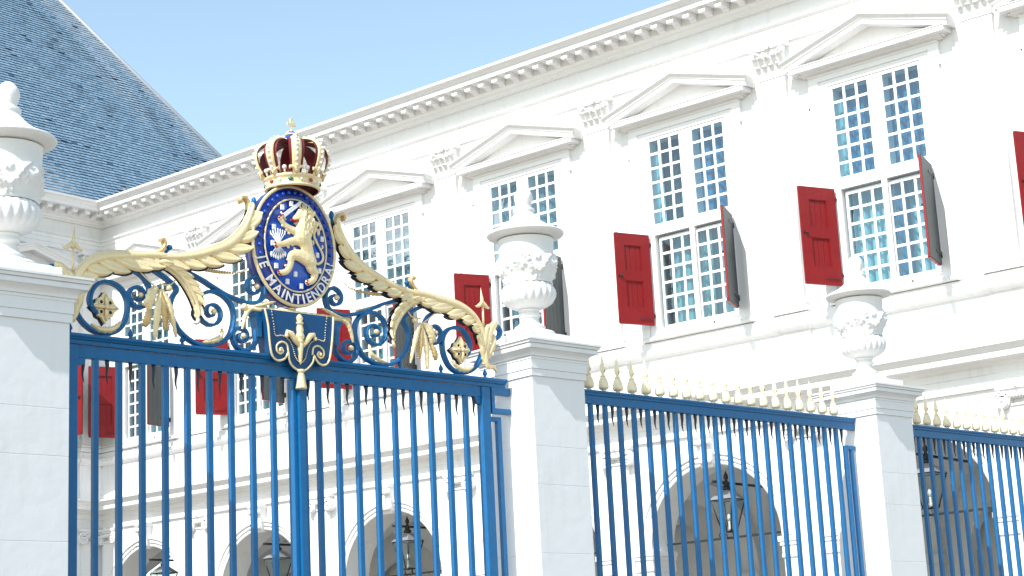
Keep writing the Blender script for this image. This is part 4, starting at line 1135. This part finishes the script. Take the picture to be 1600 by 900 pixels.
    part('beaded_tail', b, 'oldgold', ov)
    # small curls at the top and at the joint
    for pts in ([(0.395,5.12),(0.395,5.165),(0.415,5.20),(0.445,5.205),(0.462,5.185),(0.448,5.165)], [(1.14,4.70),(1.105,4.73),(1.085,4.77),(1.095,4.80),(1.12,4.795)]):
        b = MB(); P = [tuple(q) for q in spline(mir(pts, m_), 5)]; b.ribbon(P, taper(len(P), 0.026, 0.022), 0.045); part('leaf_curl', b, 'oldgold', ov)
    b = MB()
    b.ball((m_*0.345, 0.0, 5.19), 0.022, 8, 8, 0.8, 1, 1.6); b.tube([(m_*0.345, 0, 5.17), (m_*0.36, 0, 5.09)], 0.012, 6); part('bud', b, 'blue', ov); b = MB()
    b.ball((m_*1.045, 0.0, 4.755), 0.022, 8, 8, 1, 1, 0.9); b.tube([(m_*1.045, 0, 4.75), (m_*1.09, 0, 4.70)], 0.012, 6)
    part('bud', b, 'blue', ov)
    for x_ in (1.35, 1.80, 0.95):
        b = MB(); b.lathe([(0.016,4.07),(0.02,4.078),(0.012,4.086),(0.010,4.094),(0.019,4.105),(0.017,4.12),(0.006,4.14),(0.002,4.152)], 10, (m_*x_, 0)); part('rail_knob', b, 'blue', ov)

# drape on its rod
DX = -0.028+0.10; DZ = 0.012
D = [(-0.4,4.375),(-0.378,4.262),(-0.367,4.141),(-0.345,4.045),(-0.298,4.010),(-0.24,4.025),(-0.204,4.075),(-0.196,4.019),(-0.163,3.977),(-0.1,3.952),(-0.046,3.967),(0.005,4.02),(0.018,4.072),(0.055,4.025),(0.105,4.010),(0.150,4.045),(0.172,4.153),(0.200,4.375)]
DS = [(x_+DX, z_+DZ) for x_, z_ in D]
def piecewise(P, cuts, n=5):
    out = []
    for a, b_ in zip(cuts[:-1], cuts[1:]): out += [tuple(q) for q in spline(P[a:b_+1], n)][:-1]
    out.append(P[cuts[-1]]); return out
outline = piecewise(DS, [0, 6, 12, 17])
b = MB(); n = len(outline)
front = [(x_, -0.075-0.012*math.sin((z_-4.0)*7), z_) for x_, z_ in outline]
import itertools
cxm, czm = DX-0.1, 4.2
vs = front+[(x_, 0.05, z_) for x_, z_ in outline]
b.add(vs, [(i, n+i, n+(i+1) % n, (i+1) % n) for i in range(n)]+[tuple(range(n)), tuple(range(2*n-1, n-1, -1))])
drape = part('drape', b, 'drape_blue', ov)
b = MB(); b.tube([(x_, y_-0.008, z_) for x_, y_, z_ in front], 0.0085, 6, cap=True)
for sx, cx in ((1, -1), (-1, 1)):
    pass
SPL = [(-0.204,4.075),(-0.217,4.131),(-0.262,4.146),(-0.302,4.118),(-0.303,4.078),(-0.275,4.060),(-0.250,4.078),(-0.262,4.102),(-0.280,4.095)]
for mm in (1, -1):
    P = [(mm*(x_+0.10)+DX-0.10, -0.088, z_+DZ) for x_, z_ in [tuple(q) for q in spline(SPL, 5)]]
    b.tube(P, 0.008, 6); b.ball((mm*(-0.276+0.10)+DX-0.10, -0.09, 4.085+DZ), 0.014, 8, 6)
part('gold_trim', b, 'gold', drape)
b = MB(); DI = [(-0.342,4.370),(-0.325,4.268),(-0.313,4.19),(-0.255,4.193),(-0.197,4.166),(-0.164,4.112),(-0.142,4.045),(-0.10,4.011),(-0.058,4.045),(-0.036,4.112),(-0.003,4.166),(0.055,4.193),(0.113,4.19),(0.125,4.268),(0.142,4.370)]
P = [tuple(q) for q in spline([(x_+DX, z_+DZ) for x_, z_ in DI], 5)]
for x_, z_ in P: b.ball((x_, -0.088, z_), 0.0048, 6, 4)
part('beading', b, 'gold', drape)
cx = DX-0.10
b = MB()
b.lathe([(0.004,4.01),(0.012,4.03),(0.02,4.10),(0.028,4.155),(0.022,4.165),(0.028,4.172),(0.028,4.185),(0.024,4.19),(0.034,4.205),(0.034,4.22),(0.026,4.24),(0.03,4.26),(0.026,4.28),(0.02,4.30),(0.03,4.306),(0.03,4.314),(0.018,4.32),(0.026,4.335),(0.026,4.352),(0.014,4.37),(0.003,4.378)], 12, (cx, -0.085), smooth=True)
for mm in (-1, 1):
    b.tube([(cx+mm*x_, -0.095, z_) for x_, z_ in ((0.018, 4.14), (0.05, 4.18), (0.085, 4.225), (0.115, 4.235), (0.128, 4.21))], [0.012, 0.02, 0.024, 0.018, 0.008], 8)
    b.ball((cx+mm*0.125, -0.1, 4.205), 0.016, 8, 6)
part('fleur_ornament', b, 'gold', drape)
b = MB(); b.lathe([(0.012,3.975),(0.026,3.97),(0.028,3.955),(0.018,3.95),(0.022,3.94),(0.026,3.925),(0.032,3.88),(0.040,3.84),(0.040,3.832),(0.0,3.832)], 20, (cx, -0.09), mod=lambda r, z, a: r+(0.002*math.cos(a*12) if z < 3.93 else 0))
part('tassel', b, 'gold', drape)
b = MB(); b.tube([(-0.46, -0.03, 4.393), (0.46, -0.03, 4.393)], 0.021, 12); b.ball((-0.46, -0.03, 4.393), 0.027, 10, 8)
for mm in (-1, 1):
    leaf_strip(b, [(0.38,4.39),(0.43,4.37),(0.46,4.32),(0.485,4.23)], 0.018, mm, -0.03, 0.01, 6)
    leaf_strip(b, [(0.40,4.40),(0.33,4.415),(0.26,4.44),(0.20,4.46)], 0.013, mm, -0.03, 0.01, 6)
part('rod', b, 'gold', ov)

# shield
SCX, SCZ = -0.028, 4.892
EW, EH = 0.365, 0.452
shield = thing('tmp', 'x', 'x', (0, 0, 0)); bpy.data.objects.remove(shield)
def ell(w_, h_, n=72): return [(SCX+w_*math.cos(2*PI*k/n), SCZ+h_*math.sin(2*PI*k/n)) for k in range(n)]
b = MB(); n = 72                                                             # dished body
rings = [(1.0, 0.06), (1.0, -0.02), (0.96, -0.045), (0.87, -0.058), (0.75, -0.052), (0.745, -0.045), (0.5, -0.062), (0.2, -0.07)]
vs = []
for s_, y_ in rings: vs += [(x_, y_, z_) for x_, z_ in ell(EW*s_, EH*s_)]
fs = [(i*n+j, i*n+(j+1) % n, (i+1)*n+(j+1) % n, (i+1)*n+j) for i in range(4) for j in range(n)]+[tuple(range(n-1, -1, -1))]
b.add(vs, fs, True); sh = part('shield', b, 'enamel', ov)
b = MB(); k = []
for s_, y_ in rings[4:]: k += [(x_, y_-0.001, z_) for x_, z_ in ell(EW*s_, EH*s_)]
b.add(k, [(i*n+j, i*n+(j+1) % n, (i+1)*n+(j+1) % n, (i+1)*n+j) for i in range(3) for j in range(n)]+[tuple(range(3*n, 4*n))], True); part('field', b, 'enamel_light', sh)
def ering(w_, h_, y_, r_):
    b = MB(); P = ell(w_, h_); vs = []; na = 8
    for i, (x_, z_) in enumerate(P):
        t = 2*PI*i/n; nx, nz_ = math.cos(t)/w_, math.sin(t)/h_; l_ = math.hypot(nx, nz_); nx /= l_; nz_ /= l_
        for j in range(na):
            q = 2*PI*j/na; vs.append((x_+nx*r_*math.cos(q), y_+r_*math.sin(q), z_+nz_*r_*math.cos(q)))
    b.add(vs, [(i*na+j, i*na+(j+1) % na, ((i+1) % n)*na+(j+1) % na, ((i+1) % n)*na+j) for i in range(n) for j in range(na)], True); return b
part('outer_rim', ering(EW*0.985, EH*0.985, -0.042, 0.0135), 'gold', sh)
part('inner_rim', ering(EW*0.742, EH*0.765, -0.062, 0.0065), 'gold', sh)
b = MB(); b.ball((0, 0, 0), 0.0145, 8, 6); STUD = b.mesh('stud', M['enamel_light'])
for k in range(23):
    a = math.radians(-14+208*k/22); link('stud', STUD, sh, (SCX+EW*0.865*math.cos(a), -0.062, SCZ+EH*0.875*math.sin(a)))
# motto
def glyph(ch):
    cu = bpy.data.curves.new('glyph', 'FONT'); cu.body = ch; cu.size = 1.0; cu.extrude = 0.03; cu.offset = 0.012; cu.align_x = 'CENTER'
    o = bpy.data.objects.new('glyph', cu); sc.collection.objects.link(o)
    dg = bpy.context.evaluated_depsgraph_get(); dg.update()
    me = bpy.data.meshes.new_from_object(o.evaluated_get(dg)); bpy.data.objects.remove(o)
    me.materials.clear(); me.materials.append(M['pearl']); return me
motto = 'JE MAINTIENDRAI'
GW = {'J': .55, 'E': .72, ' ': .55, 'M': 1.02, 'A': .86, 'I': .42, 'N': .90, 'T': .74, 'D': .88, 'R': .82}
tot = sum(GW[c] for c in motto)
# walk along the lower half of the ellipse by arc length
arc = []; acc = 0; prev = None
N_ = 400
for i in range(N_+1):
    a = math.radians(195+(347-195)*i/N_); p = (SCX+EW*0.862*math.cos(a), SCZ+EH*0.880*math.sin(a))
    if prev: acc += math.hypot(p[0]-prev[0], p[1]-prev[1])
    arc.append((acc, p, a)); prev = p
run = 0.0; cache = {}
for ch in motto:
    wdt = GW[ch]/tot*acc
    if ch != ' ':
        tgt = run+wdt/2
        q = min(arc, key=lambda e: abs(e[0]-tgt)); a = q[2]
        tx, tz = -EW*math.sin(a), EH*math.cos(a); ang = math.atan2(tz, tx)
        if ch not in cache: cache[ch] = glyph(ch)
        o = link('letter', cache[ch], sh)
        S_ = 0.102
        nx, nz_ = -math.sin(ang), math.cos(ang)
        o.rotation_euler = (PI/2, 0, 0); 
        o.matrix_local = Matrix.Translation((q[1][0]-nx*S_*0.34, -0.062, q[1][1]-nz_*S_*0.34)) @ Matrix.Rotation(-ang, 4, 'Y') @ Matrix.Rotation(PI/2, 4, 'X') @ Matrix.Diagonal((S_*0.92, S_, S_, 1))
    run += wdt
# charges, drawn on a sheet 4.5 units per photo-scale pixel and set in relief
def L(cx_, cy_): return (SCX+(cx_-364)*0.001246-(cy_-455)*0.00003, SCZ-(cy_-455)*0.00106+(cx_-364)*0.00017)
bil = [(262,185),(326,160),(424,185),(205,325),(462,437),(546,413),(512,528),(222,598),(356,660),(300,710),(398,745),(528,640),(197,438)]
b = MB(); b.box(-0.0125, 0.0125, -0.008, 0.008, -0.019, 0.019); BIL = b.mesh('billet', M['pearl'])
for c in bil: x_, z_ = L(*c); link('billet', BIL, sh, (x_, -0.070, z_))
lion = MB()
def limb(pts, rad, fl=0.62):
    P = spline([Vector((*L(c[0], c[1]),)) for c in pts], 4); R_ = []
    K = len(P)
    for i in range(K):
        t = i/(K-1)*(len(rad)-1); j = min(int(t), len(rad)-2); R_.append(rad[j]+(rad[j+1]-rad[j])*(t-j))
    for p, r_ in zip(P, R_):
        lion.ball((p.x, -0.072-r_*0.25, p.y), r_, 10, 7, 1, fl, 1)
limb([(405,262),(420,300),(405,350),(398,400),(418,450),(440,520),(452,575)], [0.052, 0.064, 0.072, 0.070, 0.058, 0.050, 0.056])      # neck, chest, trunk, hip
limb([(392,235),(372,262),(345,268)], [0.044, 0.040, 0.022]); limb([(392,250),(370,292),(350,296)], [0.036, 0.024, 0.014])         # head, jaws
limb([(370,370),(320,345),(275,310),(247,268)], [0.040, 0.028, 0.022, 0.024])                                          # raised arm
limb([(385,430),(330,428),(270,445),(218,452)], [0.040, 0.030, 0.024, 0.024])                                          # forward arm
limb([(430,560),(370,530),(322,535),(318,590),(290,640),(245,650)], [0.056, 0.046, 0.034, 0.026, 0.024, 0.022])                # front leg
limb([(450,570),(462,620),(492,655),(478,705),(440,722)], [0.056, 0.044, 0.030, 0.024, 0.024])                              # rear leg
limb([(470,575),(515,590),(548,565),(548,520),(515,455),(488,400),(492,340),(515,300)], [0.012, 0.012, 0.011, 0.011, 0.011, 0.012, 0.016, 0.014], 0.8)
for c, r_ in (((500,310), 0.018), ((530,330), 0.016), ((515,365), 0.018), ((478,440), 0.014), ((500,430), 0.013), ((545,470), 0.011)):
    x_, z_ = L(*c); lion.ball((x_, -0.080, z_), r_, 8, 6, 0.7, 0.7, 1.6)
rnd = random.Random(11)
for k in range(95):                                                       # locks of the mane
    cx_, cy_ = rnd.uniform(380, 470), rnd.uniform(225, 400)
    if (cx_-425)**2/50**2+(cy_-305)**2/95**2 > 1: continue
    x_, z_ = L(cx_, cy_); lion.ball((x_, -0.112-0.014*rnd.random(), z_), rnd.uniform(0.009, 0.014), 8, 6, 0.6, 0.9, 1.6)
for c in ((455,235),(470,275),(476,320),(468,365),(290,350),(305,372),(262,320),(300,470),(330,455),(345,480),(300,560),(285,600),(505,640),(470,680)):
    x_, z_ = L(*c); lion.ball((x_, -0.078, z_), 0.014, 6, 5, 1.2, 0.6, 0.8)
lo = part('lion', lion, 'gold', sh)
rm = lo.modifiers.new('remesh', 'REMESH'); rm.mode = 'VOXEL'; rm.voxel_size = 0.0042; rm.use_smooth_shade = True
cs = lo.modifiers.new('smooth', 'SMOOTH'); cs.factor = 0.4; cs.iterations = 1
b = MB()                                                                    # lion's crown
x_, z_ = L(410, 208); b.box(x_-0.04, x_+0.04, -0.105, -0.075, z_-0.006, z_+0.008)
for k in range(4): b.tube([(x_-0.036+k*0.024, -0.09, z_+0.006), (x_-0.038+k*0.025, -0.09, z_+0.034)], [0.009, 0.004], 6); b.ball((x_-0.038+k*0.025, -0.09, z_+0.036), 0.007, 6, 5)
part('small_crown', b, 'gold', sh)
b = MB(); P0, P1 = L(262, 250), L(388, 152)
dv = Vector((P1[0]-P0[0], P1[1]-P0[1])).normalized(); nv = Vector((-dv.y, dv.x))
def Q(p, a_, c_): return (p[0]+dv.x*a_+nv.x*c_, p[1]+dv.y*a_+nv.y*c_)
b.poly_y([Q(P0, 0, -0.014), Q(P1, -0.02, -0.013), Q(P1, 0.004, 0.0), Q(P1, -0.012, 0.013), Q(P0, 0, 0.014)], -0.092, -0.072); part('sword', b, 'white_enamel', sh)
b = MB(); b.tube([(*Q(P0, 0.0, -0.035)[:1], -0.085, Q(P0, 0, -0.035)[1]), (Q(P0, 0, 0.035)[0], -0.085, Q(P0, 0, 0.035)[1])], 0.007, 6); b.tube([(P0[0], -0.085, P0[1]), (Q(P0, -0.045, 0)[0], -0.085, Q(P0, -0.045, 0)[1])], 0.008, 6); part('sword_hilt', b, 'gold', sh)
b = MB()                                                                    # sheaf of arrows
for k in range(7):
    d_ = (k-3)/3.0; pa = L(228+d_*50, 350+abs(d_)*18); pb_ = L(228-d_*0, 450); pc = L(232+d_*48, 540-abs(d_)*22)
    b.tube([(pa[0], -0.078, pa[1]), (pb_[0], -0.085, pb_[1]), (pc[0], -0.078, pc[1])], [0.0045, 0.004, 0.0045], 6)
    b.ball((pa[0], -0.078, pa[1]), 0.010, 6, 5, 0.6, 0.5, 1.8); b.ball((pc[0], -0.078, pc[1]), 0.012, 6, 5, 0.9, 0.4, 1.8)
part('arrows', b, 'white_enamel', sh)
b = MB()
for c in ((240,250),(255,243),(232,262),(205,440),(208,458),(215,470),(228,640),(232,655),(245,663),(430,705),(428,722),(438,735)):
    x_, z_ = L(*c); b.ball((x_, -0.088, z_), 0.0085, 6, 5, 1.3, 0.8, 0.8)
part('claws', b, 'red_enamel', sh)['kind'] = 'stuff'; b = MB()
pt = [L(362, 282), L(335, 290), L(318, 278), L(305, 284)]
b.tube([(x_, -0.095, z_) for x_, z_ in pt], [0.010, 0.012, 0.010, 0.004], 6)
part('tongue', b, 'red_enamel', sh)
x_, z_ = L(381, 262); b = MB(); b.ball((x_, -0.118, z_), 0.007, 6, 5); part('eye', b, 'crimson', sh)
b = MB(); b.ball((SCX+0.0, 0.0, 4.43), 0.03, 10, 8, 1, 1, 0.8); b.tube([(SCX, 0.0, 4.39), (SCX, 0.0, 4.46)], 0.02, 10); part('shield_mount', b, 'gold', ov)

# crown (round, seen from below)
CX, CY, CZ = 0.0, 0.0, 5.315
crown = bpy.data.objects.new('crown', None)
b = MB(); b.lathe([(0.186,0.0),(0.200,0.0),(0.206,0.008),(0.204,0.018),(0.198,0.022),(0.203,0.066),(0.212,0.072),(0.214,0.084),(0.207,0.092),(0.192,0.092),(0.190,0.05),(0.186,0.0)], 56, cap=False)
crown = part('crown', b, 'gold', ov, (CX, CY, CZ))
# crown belongs to the crest and is its part; its details are sub-parts
b = MB(); b.lathe([(0.186,0.002),(0.187,0.088),(0.178,0.092),(0.17,0.07),(0.12,0.06),(0.0,0.055)], 40, cap=False); part('lining', b, 'crimson', crown)
arch_prof = [(0.200,0.085),(0.226,0.13),(0.254,0.19),(0.267,0.25),(0.260,0.30),(0.222,0.345),(0.155,0.375),(0.09,0.375),(0.02,0.355)]
AP = spline(arch_prof, 5)
for k in range(8):
    a = 2*PI*k/8+0.30; b = MB(); vs = []; c_, s_ = math.cos(a), math.sin(a)
    K = len(AP)
    for i, p in enumerate(AP):
        wv = 0.018+0.020*math.sin(PI*min(1.0, 0.15+0.75*i/K))**1.5; aa = AP[max(0, i-1)]; cc = AP[min(K-1, i+1)]; tg = (cc-aa).normalized(); nr = Vector((tg.y, -tg.x))
        for q, o_ in ((-1, 0.0), (-0.5, 0.009), (0.5, 0.009), (1, 0.0), (0.8, -0.008), (-0.8, -0.008)):
            r_ = p.x+nr.x*o_; z_ = p.y+nr.y*o_; vs.append((r_*c_-q*wv*s_, r_*s_+q*wv*c_, z_))
    b.add(vs, [(i*6+j, i*6+(j+1) % 6, (i+1)*6+(j+1) % 6, (i+1)*6+j) for i in range(K-1) for j in range(6)], True)
    hp = part('hoop', b, 'gold', crown)
    b = MB(); vs = []
    for i, p in enumerate(AP):
        wv = 1.2*(0.024+0.024*math.sin(PI*min(1.0, 0.15+0.75*i/K))**1.5); aa = AP[max(0, i-1)]; cc = AP[min(K-1, i+1)]; tg = (cc-aa).normalized(); nr = Vector((tg.y, -tg.x))
        for q in (-1, 1):
            r_ = p.x-nr.x*0.010; z_ = p.y-nr.y*0.010; vs.append((r_*c_-q*wv*s_, r_*s_+q*wv*c_, z_))
    b.add(vs, [(2*i, 2*i+2, 2*i+3, 2*i+1) for i in range(K-1)], True)
    part('hoop_lining', b, 'crimson', crown)
    b = MB()
    for i in range(3, K-4, 3):
        p = AP[i]; aa = AP[i-1]; cc = AP[i+1]; tg = (cc-aa).normalized(); nr = Vector((tg.y, -tg.x)); b.ball(((p.x+nr.x*0.013)*c_, (p.x+nr.x*0.013)*s_, p.y+nr.y*0.013), 0.0125, 8, 6)
    for i in range(1, K-3, 2):
        p = AP[i]
        pass
    part('pearl', b, 'pearl', crown)
    # fleuron in front of the hoop
    b = MB(); R0_ = 0.208
    def cp(t_, z_, o_=0.0): return ((R0_+o_+0.012)*math.cos(a+t_/R0_), (R0_+o_+0.012)*math.sin(a+t_/R0_), z_)
    b.tube([cp(0, 0.085), cp(0, 0.12, 0.006), cp(0, 0.165, 0.02)], [0.012, 0.017, 0.006], 8)
    for q in (-1, 1):
        b.tube([cp(0, 0.10), cp(q*0.022, 0.128, 0.008), cp(q*0.042, 0.128, 0.014), cp(q*0.045, 0.110, 0.014)], [0.010, 0.014, 0.011, 0.006], 8)
    b.ball(cp(0, 0.122, 0.014), 0.012, 8, 6)
    part('fleuron', b, 'gold', crown)
    # pearl on a stalk between hoops
    a2 = a+PI/8; b = MB(); b.tube([(R0_*math.cos(a2), R0_*math.sin(a2), 0.088), ((R0_+.008)*math.cos(a2), (R0_+.008)*math.sin(a2), 0.115)], 0.008, 6); part('stalk', b, 'gold', crown)
    b = MB(); b.ball(((R0_+.01)*math.cos(a2), (R0_+.01)*math.sin(a2), 0.130), 0.0175, 10, 8); part('pearl', b, 'pearl', crown)
for k in range(16):
    a = 2*PI*k/16+0.10; b = MB(); mt = ('red_gem', 'pearl', 'green_gem', 'pearl')[k % 4]
    if mt == 'pearl': b.ball((0.203*math.cos(a), 0.203*math.sin(a), 0.045), 0.012, 8, 6)
    else:
        R3 = Matrix.Rotation(a, 3, 'Z'); b.ball((0.203*math.cos(a), 0.203*math.sin(a), 0.045), 0.019, 8, 4, 0.45, 1.15, 0.72, R3)
    part('gem' if mt != 'pearl' else 'pearl', b, mt, crown)
b = MB(); b.ball((0, 0, 0.425), 0.047, 16, 12, 1, 1, 0.88); part('orb', b, 'enamel_light', crown)
b = MB(); b.tube([(0.048*math.cos(2*PI*k/24), 0.048*math.sin(2*PI*k/24), 0.436) for k in range(25)], 0.006, 6)
b.tube([(0.048*math.cos(PI*k/12), 0, 0.427+0.041*math.sin(PI*k/12)) for k in range(13)], 0.006, 6)
b.lathe([(0.014,0.462),(0.008,0.468),(0.012,0.474),(0.006,0.478)], 8)
b.poly_y([(-0.007,0.465),(0.007,0.465),(0.006,0.515),(0.035,0.508),(0.040,0.52),(0.035,0.534),(0.007,0.529),(0.012,0.565),(0.0,0.573),(-0.012,0.565),(-0.007,0.529),(-0.035,0.534),(-0.040,0.52),(-0.035,0.508),(-0.006,0.515)], -0.007, 0.007)
part('cross', b, 'gold', crown)
